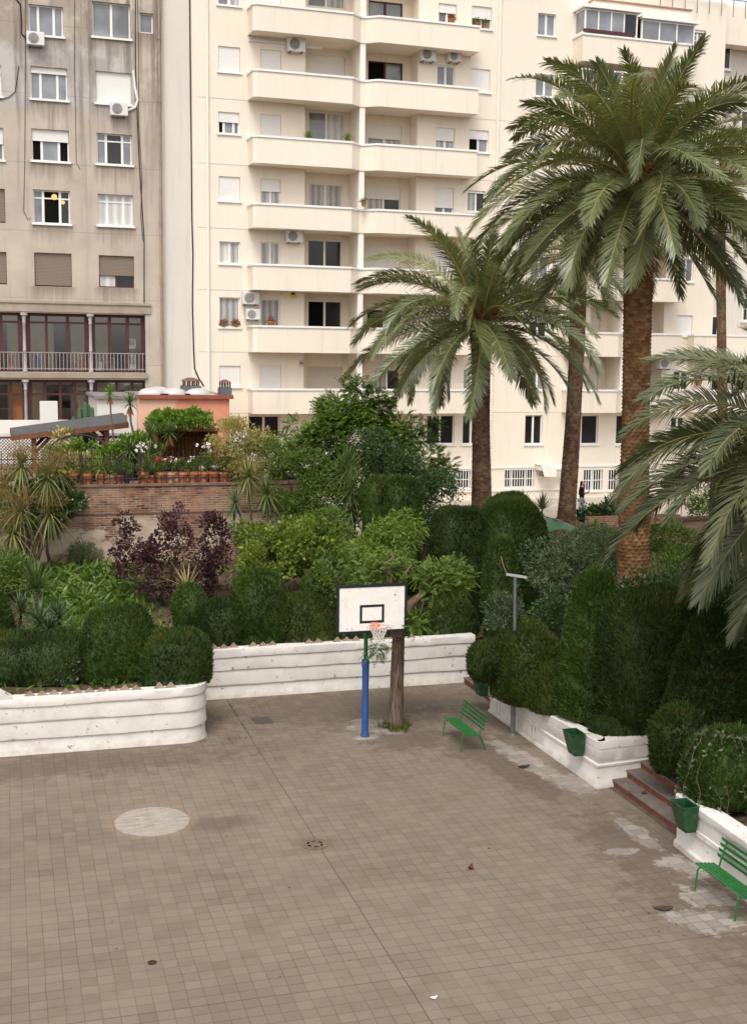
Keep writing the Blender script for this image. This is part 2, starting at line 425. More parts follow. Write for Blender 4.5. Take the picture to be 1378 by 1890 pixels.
def salmonmat():
    m = newmat('salmon_render'); t = NT(m); co = t.coord(); x, y, z = t.xyz(co); n = t.noise(co, 1.3, 6, .65)
    c = t.mix(t.step(t.noise(co, 1.8, 5), .3, .7), (.56,.225,.14), (.66,.30,.20))
    left = t.step(t.math('ADD', x, t.math('MULTIPLY', t.math('SUBTRACT', n, .5), 1.2)), 1.55, 1.3); c = t.mix(t.math('MULTIPLY', left, .8), c, (.72,.46,.34))
    pe = t.math('MULTIPLY', t.step(t.noise(co, 3.2, 4, .5), .66, .68), t.step(x, 1.9, 3.6)); c = t.mix(pe, c, (.62,.58,.54))
    t.finish(c, .92, n, .3, .01, .12); return m
salmon = salmonmat()
skylight = M('milky_skylight', (.50,.49,.46), .18, .08, 3, .02, 30, .5)
ac_white = M('ac_casing', (.70,.68,.64), .5, .05, 4, .02, 40, .4)
ac_dark = M('ac_grille', (.14,.135,.13), .6, .2, 8)
shutter_w = None
bark = M('grey_brown_bark', (.15,.10,.072), .95, .35, 6, .7, 25, .15)
bark_d = M('dark_bark', (.07,.048,.035), .95, .35, 6, .7, 25, .15)
straw = M('dry_straw', (.42,.27,.13), .9, .3, 9)
redflower = M('red_petals', (.55,.03,.03), .6, .3, 9)
whiteflower = M('white_petals', (.82,.78,.72), .6, .1, 9)
creamflower = M('cream_petals', (.75,.62,.30), .6, .15, 9)
skin = M('skin', (.55,.31,.22), .55, .1, 6, .05, 30, .3)
hairm = M('dark_hair', (.035,.018,.012), .6, .3, 20, .3, 60, .3)
jacketm = M('black_jacket', (.012,.012,.018), .8, .3, 6, .2, 40, .2)
jeansm = M('pale_jeans', (.42,.47,.55), .85, .15, 6, .2, 50, .2)
shirtm = M('pale_top', (.55,.47,.42), .85, .2, 6)
tarpm = M('green_tarp', (.085,.17,.10), .6, .15, 2, .2, 12, .3)
ochre = M('ochre_wall', (.28,.13,.045), .9, .2, 1.5, .2, 40, .15)
def shuttermat(name, col, per=.055, k=.75):
    m = newmat(name); t = NT(m); x, y, z = t.xyz(t.coord())
    f = t.math('FRACT', t.math('DIVIDE', z, per)); e = t.math('LESS_THAN', f, .22)
    n = t.noise(t.coord(), 2, 3)
    c = t.mix(e, col, mul(col, k)); c = t.mix(t.math('MULTIPLY', t.step(n, .4, .7), .12), c, mul(col, .6))
    t.finish(c, .55, f, .25, .01); return m
shutter_w = shuttermat('white_roller_slats', (.80,.77,.72))
shutter_c = shuttermat('cream_roller_slats', (.66,.60,.51), .055, .62)
shutter_b = shuttermat('old_wood_roller_slats', (.25,.19,.145), .06, .45)
def curtainmat(name, col, fr=22, k=.55):
    m = newmat(name); t = NT(m); x, y, z = t.xyz(t.coord())
    n = t.noise(t.coord(), 3, 2); w = t.math('SINE', t.math('ADD', t.math('MULTIPLY', x, fr), t.math('MULTIPLY', n, 2.5)))
    c = t.mix(t.step(w, -1, 1), mul(col, k), col); t.finish(c, .25, spec=.5); return m
curtain = curtainmat('net_curtain_behind_glass', (.48,.46,.44))
curtain_w = curtainmat('white_curtain_behind_glass', (.66,.64,.60), 18, .7)
def glassmat(name, col, rough=.06, spec=.6):
    m = newmat(name); t = NT(m); n = t.noise(t.coord(), .7, 2)
    t.finish(t.mix(t.step(n, .35, .65), mul(col, .6), mul(col, 1.3)), rough, n, .05, .02, spec); return m
glass_sky = glassmat('window_glass_reflecting', (.20,.205,.22), .08, .7)
glass_dk = glassmat('window_glass_dark', (.022,.020,.019), .1, .45)
opening = M('dark_room_opening', (.008,.007,.007), .9, .3, 2, .0, 10, .05)
glass_cl = newmat('clear_glass'); t = NT(glass_cl)
_tr = t.n('ShaderNodeBsdfTransparent'); _gl = t.n('ShaderNodeBsdfGlossy'); _gl.inputs['Roughness'].default_value = .05
_mx = t.n('ShaderNodeMixShader'); _mx.inputs[0].default_value = .10; _o = t.n('ShaderNodeOutputMaterial')
t.t.links.new(_tr.outputs[0], _mx.inputs[1]); t.t.links.new(_gl.outputs[0], _mx.inputs[2]); t.t.links.new(_mx.outputs[0], _o.inputs[0])
def oldplaster():
    m = newmat('weathered_plaster'); t = NT(m); co = t.coord(); x, y, z = t.xyz(co)
    n1 = t.noise(co, .55, 5, .6); c = t.mix(t.step(n1, .3, .7), (.43,.355,.29), (.55,.475,.395))
    # grey skim-coat patch over the upper storeys
    n2 = t.noise(co, .8, 5, .6)
    hx = t.step(t.math('ADD', x, t.math('MULTIPLY', n2, 1.6)), A_PATCH, A_PATCH-.25)
    up = t.step(t.math('ADD', z, t.math('MULTIPLY', n2, 2.2)), Z_PATCH, Z_PATCH+.35)
    dn = t.step(t.math('ADD', z, t.math('MULTIPLY', n2, 1.0)), Z_PATCH2+.25, Z_PATCH2)
    c = t.mix(t.math('MULTIPLY', t.math('MULTIPLY', t.math('MULTIPLY', hx, up), dn), .85), c, (.50,.47,.45))
    gr = t.noise(co, .45, 6, .7); c = t.mix(t.math('MULTIPLY', t.math('MULTIPLY', t.step(gr, .47, .56), t.step(z, Z_PATCH-2.5, Z_PATCH+2.0)), .52), c, (.23,.19,.155))
    # rain streaks: noise stretched down the wall, stronger near the top
    st = t.noise(t.comb(t.math('MULTIPLY', x, 3.2), t.math('MULTIPLY', y, 3), t.math('MULTIPLY', z, .16)), 1.0, 5, .65)
    hi = t.step(z, Z_PATCH-5.5, Z_PATCH+3.0)
    c = t.mix(t.math('MULTIPLY', t.step(st, .50, .64), t.math('MULTIPLY_ADD', hi, .62, .16)), c, (.155,.125,.10))
    ds = t.noise(t.comb(t.math('MULTIPLY', x, 9.0), y, t.math('MULTIPLY', z, .5)), 1.0, 4, .7); dr = None
    for a0, a1, zs in DRIPS:                                  # rain dirt run off each window sill
        below = t.math('SUBTRACT', zs, z); kx = t.math('MULTIPLY', t.step(x, a0-.25, a0), t.step(x, a1+.25, a1))
        k = t.math('MULTIPLY', kx, t.math('MULTIPLY', t.step(below, 0.0, .02), t.step(t.math('ADD', below, t.math('MULTIPLY', ds, 1.3)), 1.45, .55)))
        dr = k if dr is None else t.math('MAXIMUM', dr, k)
    c = t.mix(t.math('MULTIPLY', dr, .72), c, (.15,.115,.088))
    fl = t.math('LESS_THAN', t.math('ABSOLUTE', t.math('SUBTRACT', t.math('FRACT', t.math('DIVIDE', t.math('SUBTRACT', z, Z_BAND), 2.83)), .5)), .006)
    c = t.mix(t.math('MULTIPLY', fl, .35), c, (.2,.17,.14))
    t.finish(c, .93, t.noise(co, 45, 4), .35, .012, .12); return m
def pavingmat():
    m = newmat('court_paving'); t = NT(m)
    pos = t.n('ShaderNodeNewGeometry').outputs['Position']; x, y, z = t.xyz(pos)
    wob = t.noise(pos, .6, 2); T = .25
    gx = t.math('DIVIDE', t.math('ADD', t.math('SUBTRACT', x, 5.60), t.math('MULTIPLY', t.math('SUBTRACT', wob, .5), .05)), T)
    gy = t.math('DIVIDE', t.math('ADD', t.math('SUBTRACT', y, 16.94), t.math('MULTIPLY', t.math('SUBTRACT', wob, .5), .05)), T)
    ix, iy = t.math('FLOOR', gx), t.math('FLOOR', gy)
    fx, fy = t.math('SUBTRACT', gx, ix), t.math('SUBTRACT', gy, iy)
    ex = t.math('MINIMUM', fx, t.math('SUBTRACT', 1.0, fx)); ey = t.math('MINIMUM', fy, t.math('SUBTRACT', 1.0, fy))
    wn = t.n('ShaderNodeTexWhiteNoise'); t.set(wn, 'Vector', t.comb(ix, iy, 3.0)); tile = wn.outputs[0]
    wn2 = t.n('ShaderNodeTexWhiteNoise'); t.set(wn2, 'Vector', t.comb(iy, ix, 7.0)); tile2 = wn2.outputs[0]
    big = t.noise(pos, .23, 4, .6); mid = t.noise(pos, .9, 5, .65); fine = t.noise(pos, 38, 3)
    c = t.mix(tile, (.166,.129,.098), (.200,.157,.120))
    c = t.mix(t.math('MULTIPLY', t.step(tile2, .86, 1.0), .45), c, (.130,.090,.056))
    c = t.mix(t.math('MULTIPLY', t.step(big, .38, .66), .34), c, (.262,.218,.170))
    c = t.mix(t.math('MULTIPLY', t.step(mid, .50, .72), .36), c, (.100,.072,.048))
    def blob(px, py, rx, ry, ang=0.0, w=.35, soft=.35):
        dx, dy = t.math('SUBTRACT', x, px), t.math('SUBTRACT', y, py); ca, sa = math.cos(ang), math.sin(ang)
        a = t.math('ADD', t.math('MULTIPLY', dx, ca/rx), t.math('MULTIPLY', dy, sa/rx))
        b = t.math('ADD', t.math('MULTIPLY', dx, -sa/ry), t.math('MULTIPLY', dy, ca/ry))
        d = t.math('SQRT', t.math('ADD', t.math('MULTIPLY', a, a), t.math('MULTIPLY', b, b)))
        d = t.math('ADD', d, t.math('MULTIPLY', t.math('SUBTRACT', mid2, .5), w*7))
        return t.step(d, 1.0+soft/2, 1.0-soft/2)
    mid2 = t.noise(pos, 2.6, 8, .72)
    dark = None  # damp and dirt stains, with tree shade along the right side painted in
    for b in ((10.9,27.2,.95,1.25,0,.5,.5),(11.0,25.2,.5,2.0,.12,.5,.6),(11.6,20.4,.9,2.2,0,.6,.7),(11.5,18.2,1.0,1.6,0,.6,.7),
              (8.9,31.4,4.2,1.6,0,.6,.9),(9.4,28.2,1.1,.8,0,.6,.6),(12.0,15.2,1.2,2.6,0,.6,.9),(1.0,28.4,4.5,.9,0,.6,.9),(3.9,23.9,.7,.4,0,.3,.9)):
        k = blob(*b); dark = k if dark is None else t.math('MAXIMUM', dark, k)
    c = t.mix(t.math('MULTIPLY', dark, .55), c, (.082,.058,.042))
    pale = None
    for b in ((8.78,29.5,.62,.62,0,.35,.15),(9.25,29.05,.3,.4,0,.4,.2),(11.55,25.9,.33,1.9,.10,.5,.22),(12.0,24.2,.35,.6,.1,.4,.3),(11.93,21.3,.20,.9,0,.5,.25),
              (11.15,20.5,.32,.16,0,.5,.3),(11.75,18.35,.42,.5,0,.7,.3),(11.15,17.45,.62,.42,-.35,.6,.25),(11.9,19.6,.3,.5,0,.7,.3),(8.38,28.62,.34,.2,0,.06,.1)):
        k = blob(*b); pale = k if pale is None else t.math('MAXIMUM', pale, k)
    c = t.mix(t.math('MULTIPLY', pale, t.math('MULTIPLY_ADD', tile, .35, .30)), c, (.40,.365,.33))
    ring = blob(2.62,24.36,.88,.92,0,.05,.2); c = t.mix(t.math('MULTIPLY', ring, .5), c, (.26,.18,.12))
    el = blob(2.62,24.36,.75,.80,0,.012,.03)
    brush = t.noise(t.comb(t.math('MULTIPLY', x, 2.0), t.math('MULTIPLY', y, 7.0), 0.0), 1.5, 6, .7)
    c = t.mix(el, c, t.ramp(brush, [(.3, (.20,.17,.145)), (.5, (.33,.285,.245)), (.72, (.42,.37,.32))]))
    dr = blob(5.53,22.34,.42,.36,0,.3,.5); c = t.mix(t.math('MULTIPLY', dr, .6), c, (.15,.10,.07))
    vis = t.math('MULTIPLY_ADD', t.step(t.noise(pos, .7, 3), .35, .65), .5, .5)
    jx = t.math('MULTIPLY', t.step(ex, .032, .012), t.math('MULTIPLY', vis, .72))
    jy = t.math('MULTIPLY', t.step(ey, .050, .018), t.math('MULTIPLY', vis, .62))
    j = t.math('MULTIPLY', t.math('MAXIMUM', jx, jy), t.math('SUBTRACT', 1.0, t.math('MULTIPLY', el, .72)))
    la = t.step(t.math('ABSOLUTE', t.math('SUBTRACT', gx, 0.0)), .06, .035)
    lb = t.step(t.math('ABSOLUTE', t.math('SUBTRACT', gy, 0.0)), .06, .03)
    lc = t.step(t.math('ABSOLUTE', t.math('SUBTRACT', gy, 49.0)), .06, .03); ld = t.step(t.math('ABSOLUTE', t.math('SUBTRACT', gx, -1.0)), .05, .03)
    lg = t.math('MAXIMUM', t.math('MAXIMUM', t.math('MULTIPLY', la, .62), t.math('MULTIPLY', lb, .62)), t.math('MULTIPLY', lc, .6))
    j = t.math('MAXIMUM', j, lg)
    c = t.mix(j, c, (.055,.040,.030))
    c = t.mix(t.math('MULTIPLY', t.step(fine, .35, .7), .16), c, (.14,.11,.085))
    t.finish(c, .82, t.math('SUBTRACT', t.math('MULTIPLY', fine, .3), j), .35, .006, .25); return m
def brickwallmat(z0, zmid):
    m = newmat('old_brick_wall'); t = NT(m); co = t.coord(); x, y, z = t.xyz(co)
    uv = t.comb(x, z, 0.0); wob = t.noise(co, 1.2, 3)
    b = t.n('ShaderNodeTexBrick'); t.set(b, 'Vector', t.comb(x, t.math('ADD', z, t.math('MULTIPLY', wob, .05)), 0.0))
    b.inputs['Scale'].default_value = 1.0; b.inputs['Brick Width'].default_value = .30; b.inputs['Row Height'].default_value = .078
    b.inputs['Mortar Size'].default_value = .011; b.inputs['Bias'].default_value = .0
    t.set(b, 'Color1', (.27,.115,.062)); t.set(b, 'Color2', (.042,.023,.018)); t.set(b, 'Mortar', t.mix(t.step(t.noise(co, 3, 4), .4, .6), (.40,.32,.25), (.16,.11,.08)))
    n2 = t.noise(co, .8, 5, .65); c = t.mix(t.math('MULTIPLY', t.step(n2, .42, .66), .62), b.outputs[0], (.40,.27,.185))
    n = t.noise(t.comb(x, y, t.math('MULTIPLY', z, 2.0)), .75, 6, .62)
    low = t.step(t.math('ADD', z, t.math('MULTIPLY', t.math('SUBTRACT', n, .5), 1.1)), zmid+.05, zmid-.12)
    pl = t.math('MULTIPLY', low, t.step(n, .48, .53))
    pc = t.mix(t.step(t.noise(co, 2.0, 5), .3, .7), (.36,.275,.195), (.55,.46,.37))
    c = t.mix(t.math('MULTIPLY', pl, .92), c, pc)
    edge = t.math('LESS_THAN', t.math('ABSOLUTE', t.math('SUBTRACT', z, zmid+.05)), .035)
    c = t.mix(t.math('MULTIPLY', edge, .8), c, (.06,.05,.045))
    h = t.math('MAXIMUM', t.math('SUBTRACT', 1.0, b.outputs['Fac']), t.math('MULTIPLY', pl, 1.1))
    t.finish(c, .93, h, .6, .02, .12); return m
# leaf colours (linear)
LM = {
 'cypress': leafmat('clipped_cypress_shoots', [(0.014,0.0342,0.009),(0.0262,0.0623,0.0131),(0.0422,0.0987,0.0182),(0.0623,0.1359,0.0262),(0.244,0.1297,0.0457)], .6, .2, .2, 1.2, .25),
 'cypress_d': leafmat('dark_cypress_shoots', [(0.0114,0.0248,0.009),(0.0204,0.0451,0.0124),(0.0338,0.072,0.0169),(0.0542,0.1105,0.0248),(0.2562,0.1366,0.0513)], .6, .18, .2, 1.2, .25),
 'yew': leafmat('brownish_green_shoots', [(0.0191,0.0313,0.0084),(0.0304,0.0551,0.0109),(0.0447,0.0806,0.0151),(0.0598,0.1091,0.02),(0.2294,0.1437,0.0443)], .6, .2, .25, 1.5, .25),
 'citrus': leafmat('bright_citrus_leaves', [(0.0517,0.115,0.0176),(0.0978,0.185,0.0275),(0.1725,0.28,0.0495),(0.2875,0.37,0.0935)], .42, .3, .35, 1.0, .4),
 'green': leafmat('mid_green_leaves', [(0.0405,0.102,0.0243),(0.0702,0.156,0.0351),(0.1148,0.216,0.0459),(0.162,0.264,0.0675)], .5, .3),
 'dark': leafmat('dark_glossy_leaves', [(0.0174,0.0486,0.0182),(0.0319,0.081,0.0286),(0.0522,0.1148,0.039),(0.087,0.162,0.0585)], .35, .22, .35, 1.3, .45),
 'greyg': leafmat('grey_green_leaves', [(0.0345,0.0713,0.0437),(0.0598,0.1127,0.0667),(0.0978,0.161,0.0978),(0.1495,0.2185,0.138)], .5, .25),
 'robinia': leafmat('feathery_green_leaflets', [(0.042,0.1155,0.0224),(0.0744,0.1815,0.0336),(0.12,0.242,0.049),(0.216,0.297,0.07)], .5, .35),
 'pale': leafmat('variegated_pale_leaves', [(.12,.19,.06),(.24,.30,.11),(.40,.42,.20),(.55,.54,.32)], .5, .3),
 'rubber': leafmat('variegated_rubber_leaves', [(.05,.12,.035),(.10,.18,.05),(.42,.42,.20),(.58,.54,.30)], .35, .2, .1),
 'purple': leafmat('purple_plum_leaves', [(0.0222,0.0141,0.0216),(0.0466,0.0235,0.0366),(0.0833,0.0439,0.0632),(0.1443,0.0972,0.113)], .45, .25),
 'peach': leafmat('peach_leaves', [(.050,.12,.020),(.088,.19,.030),(.15,.27,.045),(.22,.34,.075)], .45, .35),
 'pepper': leafmat('pepper_tree_leaflets', [(.050,.12,.028),(.090,.19,.042),(.14,.26,.062),(.21,.33,.09)], .5, .35),
 'vine': leafmat('vine_leaves', [(.052,.14,.022),(.090,.22,.032),(.14,.29,.045),(.20,.35,.065)], .5, .35),
 'yucca': leafmat('yucca_blades', [(.035,.075,.028),(.060,.12,.042),(.095,.17,.058),(.15,.22,.085)], .42, .2, .25),
 'agave': leafmat('blue_green_blades', [(.030,.075,.042),(.055,.12,.066),(.085,.16,.085),(.13,.21,.115)], .42, .15, .25),
 'cordy': leafmat('cordyline_blades', [(0.0595,0.1,0.0361),(0.1105,0.165,0.0589),(0.17,0.23,0.0902),(0.255,0.31,0.1425)], .45, .25, .25),
 'plume': leafmat('cordyline_flower_plumes', [(.13,.115,.05),(.19,.165,.072),(.26,.225,.105)], .7, .3, .2),
 'strap': leafmat('strap_leaf_undergrowth', [(.040,.115,.022),(.072,.17,.033),(.12,.24,.052),(.18,.31,.08)], .45, .3),
 'grass': leafmat('weed_blades', [(.05,.09,.015),(.09,.14,.025),(.15,.18,.04)], .6, .3),
 'palm': leafmat('palm_leaflets', [(0.0647,0.1107,0.0647),(0.1131,0.176,0.095),(0.1778,0.2481,0.1292),(0.2827,0.3353,0.1901)], .33, .28, .25, .8, .6),
 'palm_e': leafmat('grey_green_palm_leaflets', [(0.0522,0.08,0.0506),(0.0836,0.125,0.0726),(0.1283,0.175,0.1045),(0.19,0.235,0.154)], .36, .25, .25, .8, .5),
 'rachis': leafmat('palm_midrib', [(.20,.22,.085),(.30,.30,.13)], .5, .0),
}
# ------------------------------------------------------------------ world, sun, camera
w = bpy.data.worlds.new('World'); scene.world = w; w.use_nodes = True
wt = w.node_tree; wt.nodes.clear()
sky = wt.nodes.new('ShaderNodeTexSky'); sky.sky_type = 'NISHITA'; sky.sun_disc = False
SUN_EL, SUN_AZ = math.radians(58), math.radians(205)          # azimuth clockwise from +Y (behind the camera, a little left)
sky.sun_elevation = SUN_EL; sky.sun_rotation = SUN_AZ; sky.air_density = 1.0; sky.dust_density = 3.0; sky.altitude = 50
hs = wt.nodes.new('ShaderNodeHueSaturation'); hs.inputs['Saturation'].default_value = .13
bg = wt.nodes.new('ShaderNodeBackground'); bg.inputs[1].default_value = .15
wo = wt.nodes.new('ShaderNodeOutputWorld')
wt.links.new(sky.outputs[0], hs.inputs['Color']); wt.links.new(hs.outputs[0], bg.inputs[0]); wt.links.new(bg.outputs[0], wo.inputs[0])
sl = bpy.data.lights.new('sun', 'SUN'); sl.energy = 1.0; sl.angle = math.radians(22); sl.color = (1, .955, .88)
so = bpy.data.objects.new('sun', sl); COL.objects.link(so)
sd = Vector((math.sin(SUN_AZ)*math.cos(SUN_EL), math.cos(SUN_AZ)*math.cos(SUN_EL), math.sin(SUN_EL)))
so.rotation_euler = sd.to_track_quat('Z', 'Y').to_euler()
cam = bpy.data.cameras.new('camera'); co_ = bpy.data.objects.new('camera', cam); COL.objects.link(co_)
cam.sensor_fit = 'VERTICAL'; cam.sensor_height = 24; cam.sensor_width = 24*IW/IH; cam.lens = 24*FOC/IH; cam.clip_end = 3000; cam.clip_start = .1
R = CM; mw = Matrix(((R[0][0], -R[1][0], -R[2][0], 0), (R[0][1], -R[1][1], -R[2][1], 0), (R[0][2], -R[1][2], -R[2][2], EYE[2]), (0, 0, 0, 1)))
co_.matrix_world = mw; scene.camera = co_
scene.view_settings.view_transform = 'Standard'; scene.view_settings.look = 'None'; scene.view_settings.gamma = 1.0
scene.view_settings.exposure = 0.80
try: scene.cycles.max_bounces = 8; scene.cycles.diffuse_bounces = 4; scene.cycles.transparent_max_bounces = 8
except Exception: pass
# ------------------------------------------------------------------ ground and terraces
def sheet(name, x0, y0, x1, y1, nx, ny, zf, mat, kind='structure'):
    xs, ys = np.linspace(x0, x1, nx+1), np.linspace(y0, y1, ny+1)
    V = [(x, y, zf(x, y)) for y in ys for x in xs]
    Q = [(j*(nx+1)+i, j*(nx+1)+i+1, (j+1)*(nx+1)+i+1, (j+1)*(nx+1)+i) for j in range(ny) for i in range(nx)]
    return tag(npmesh(name, V, Q, [], mat, smooth=True), kind=kind)
sheet('ground', -400, -400, 400, 400, 4, 4, lambda x, y: -.06, soil)
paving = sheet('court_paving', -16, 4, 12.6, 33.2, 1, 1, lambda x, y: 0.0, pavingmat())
def gz(x, y):
    """terrain of the planted garden"""
    a = 1.28 + max(0, min(1, (y-33.2)/8.0))*1.2
    if x > 11.5:
        b = .80 + max(0, min(1, (x-12.6)/6))*1.2 + max(0, min(1, (y-24)/20))*.7
        k = max(0, min(1, (x-11.5)/1.5)) if y > 33 else 1
        a = a*(1-k)+b*k
    return a + .05*math.sin(x*1.7+y*.9)
sheet('garden_soil', -25, 29.55, 4.25, 41.5, 40, 20, gz, soil)
sheet('garden_soil', 4.25, 33.15, 12.7, 46.0, 16, 24, gz, soil)
sheet('garden_soil', 12.7, 33.15, 50, 48.0, 40, 24, gz, soil)
sheet('garden_soil', 12.55, 24.08, 50, 29.95, 60, 10, gz, soil)
sheet('garden_soil', 13.9, 29.95, 50, 33.15, 40, 6, gz, soil)
sheet('garden_soil', 14.2, 20.4, 50, 24.08, 50, 8, gz, soil)
sheet('garden_soil', 12.62, 2, 50, 20.4, 50, 20, gz, soil)
YZ = 2.45
sheet('yard', 4.0, 46.0, 75, 61.0, 4, 2, lambda x, y: YZ, M('yard_paving', (.42,.37,.31), .9, .15, 1, .2, 30))
# ------------------------------------------------------------------ white retaining walls
def sweep(path, prof, step=.14, jit=.007, seed=1, hscale=None):
    pts = []
    for a, b in zip(path[:-1], path[1:]):
        a, b = np.array(a, float), np.array(b, float); n = max(1, int(np.linalg.norm(b-a)/step))
        pts += [a+(b-a)*i/n for i in range(n)]
    pts.append(np.array(path[-1], float)); n = len(pts); k = len(prof); r = np.random.default_rng(seed)
    V = np.zeros((n, k, 3))
    for j, (o, z) in enumerate(prof):
        off = np.array(offs([tuple(p) for p in pts], o)); js = np.convolve(r.normal(size=n+8), np.ones(9)/9, 'valid')*jit*2.2
        nr = np.array(offs([tuple(p) for p in pts], o+1.0))-off
        V[:, j, :2] = off+nr*(js*(.35 if z > .01 else 0))[:, None]
        V[:, j, 2] = z*(1 if hscale is None else np.array([hscale(*p) for p in pts]))+(js if .02 < z else 0)
    mb = MB(); fs = [(i*k+j, (i+1)*k+j, (i+1)*k+j+1, i*k+j+1) for i in range(n-1) for j in range(k-1)]
    fs += [tuple(range(k-1, -1, -1)), tuple((n-1)*k+j for j in range(k))]
    mb.add(V.reshape(-1, 3), fs); return mb
LAP = [(.08,-.03),(.062,.012),(.030,.075),(.018,.36),(.056,.385),(.060,.425),(.026,.77),(.060,.795),(.064,.835),(.030,1.145),(.066,1.17),(.070,1.21),(.062,1.375),(.045,1.39),(-.26,1.39),(-.26,-.03)]
LAPR = [(-o, z) for o, z in LAP]
arc = [(3.90+.64*math.sin(a), 29.98-.64*math.cos(a)) for a in np.linspace(0, PI/2, 12)]
o = build('white_retaining_wall', sweep([(-14, 29.36), (0, 29.36)]+arc+[(4.55, 33.30)], LAPR, .14, .008, 2), white_wall, smooth=True)
mb = MB(); mb.add([(-.02,29.30,1.385),(-.02,29.60,1.385),(-.62,29.60,1.76),(-.62,29.30,1.76),(-8,29.30,1.76),(-8,29.60,1.76),(-8,29.30,1.385),(-8,29.60,1.385)],
       [(0,1,2,3),(3,2,5,4),(0,3,4,6),(1,7,5,2),(4,5,7,6)])
build('wall_coping', mb, white_wall, o)
tag(o, 'white lapped garden wall with rounded corner, on the left of the court', 'wall')
o = build('white_retaining_wall', sweep([(4.62, 33.0), (12.95, 33.06)], LAPR, .14, .008, 5), white_wall, smooth=True)
tag(o, 'white lapped garden wall along the far side, behind the hoop and tree', 'wall')
PAN = [(.05,-.03),(.045,.05),(.012,.09),(0,.44),(.022,.455),(.024,.50),(-.012,.515),(-.012,.55),(.004,.57),(.004,.80),(-.010,.805),(-.010,.82),(.006,.83),(.006,.985),(-.01,1.0),(-.30,1.0),(-.30,-.03)]
PANR = [(-q, z) for q, z in PAN]
hs1 = lambda x, y: .78+.28*max(0, min(1, (30-y)/6.1)) if x < 12.5 else 1.06
o = build('planter_wall', sweep([(12.55, 30.02), (12.25, 30.0), (12.33, 23.83), (14.6, 24.05)], PANR, .16, .005, 9, hs1), white_wall, smooth=True)
for y0, y1 in ((29.5, 29.28), (27.3, 27.12)):
    mb = MB(); xx = 12.25
    mb.box(xx-.03, y1, .12, xx+.02, y1+.035, .43); mb.box(xx-.03, y0, .12, xx+.02, y0+.035, .43); build('moulding', mb, white_wall, o)
tag(o, 'white panelled planter wall between the two brick stairs, holding tall hedges', 'wall')
PAN2 = [(.05,-.03),(.05,.10),(.02,.13),(.0,.16),(.0,.50),(.03,.52),(.03,.60),(.0,.62),(.0,.88),(-.012,.885),(-.012,.90),(.03,.91),(.05,.96),(.045,1.05),(.02,1.07),(-.34,1.07),(-.34,-.03)]
o = build('planter_wall', sweep([(12.60, 20.56), (12.42, 20.56), (12.34, 20.48), (12.32, 19.9), (12.28, 17.5), (12.2, 9)], [(-q, z) for q, z in PAN2], .12, .006, 12), white_wall, smooth=True)
tag(o, 'white planter wall with rounded end, in the right foreground behind a bench', 'wall')
# clay edging tiles standing on edge along the wall tops
def tri():
    mb = MB(); h, d = .135, .05
    mb.add([(-.135,-d/2,0),(.135,-d/2,0),(0,-d/2,h),(-.135,d/2,0),(.135,d/2,0),(0,d/2,h)], [(0,1,2),(5,4,3),(0,3,4,1),(1,4,5,2),(2,5,3,0)]); return mb
et = build('edging_tile', tri(), clay); first = True
for x0, x1, yy, zz, skip in ((-.2, 3.75, 29.40, 1.392, .10), (4.75, 7.2, 33.12, 1.392, .05), (8.0, 11.4, 33.14, 1.392, .45)):
    x = x0
    while x < x1:
        if random.random() > skip:
            e = et if first else et.copy()
            if not first: COL.objects.link(e)
            first = False; e.location = (x, yy+random.uniform(-.02, .02), zz); e.rotation_euler = (random.uniform(-.12, .12), random.uniform(-.06, .06), random.uniform(-.15, .15))
            e.scale = (1, 1, random.uniform(.85, 1.1))
            tag(e, 'small triangular clay edging tile standing on top of a white wall', 'edging tile', 'triangular clay edging tiles along the white walls')
        x += .275
# ------------------------------------------------------------------ stairs
def stairs(name, label, x0, y0, y1, n, run=.36, rise=.17, slant=0.0):
    t0 = thing(name, label, 'stairs', (x0, y0, 0))
    for i in range(n):
        xa = i*run; L = y1-y0
        mb = MB(); mb.box(xa, 0, i*rise, xa+.10, L, (i+1)*rise-.045); build('riser', mb, brickred, t0, bevel=.006)
        mb = MB(); mb.box(xa-.025, .004, (i+1)*rise-.045, xa+run+.10, L-.004, (i+1)*rise); build('tread', mb, stone, t0, bevel=.008)
    return t0
stairs('brick_stairs', 'brick stairs with grey stone treads in the right foreground, between white planter walls', 12.72, 20.58, 23.95, 5)
stairs('brick_stairs', 'far corner brick steps beside the back wall, partly behind a green bin', 12.62, 30.2, 32.97, 4)
mb = MB(); mb.box(12.6, 20.45, -.05, 13.0, 24, .003); tag(build('stair_landing', mb, M('dark_gutter_paving', (.10,.078,.062), .9, .35, 3, .4, 30, .2)), kind='structure')
# ------------------------------------------------------------------ basketball hoop
hp = thing('basketball_hoop', 'basketball hoop with white backboard on a blue padded pole', 'basketball hoop', (8.38, 28.73, 0))
mb = MB(); mb.tube([(0,0,0),(0,0,3.35)], .052, 14); mb.bar((0,-.02,3.3), (0,-.46,3.62), .06, .06); mb.bar((0,-.02,2.92), (0,-.46,2.92), .06, .06)
mb.bar((0,-.10,3.0), (-.5,-.46,3.1), .04, .04); mb.bar((0,-.10,3.0), (.5,-.46,3.1), .04, .04); build('pole', mb, pole_green, hp, smooth=True)
mb = MB(); mb.lathe([(.105,0),(.108,.04),(.088,.09),(.084,.18),(.086,.7),(.083,1.2),(.088,1.75),(.092,1.93),(.086,1.975),(.055,1.98)], 18)
mb.tube([(-.075,-.02,1.97),(-.085,-.03,1.80)], .03, 6); build('pole_padding', mb, blue_pad, hp, smooth=True)
bw, bh, bz, by = 1.78, 1.20, 2.755, -.50
mb = MB(); mb.box(-bw/2+.06, by, bz+.06, bw/2-.06, by+.03, bz+bh-.06); bd = build('backboard', mb, board_white, hp)
mb = MB(); f = .065
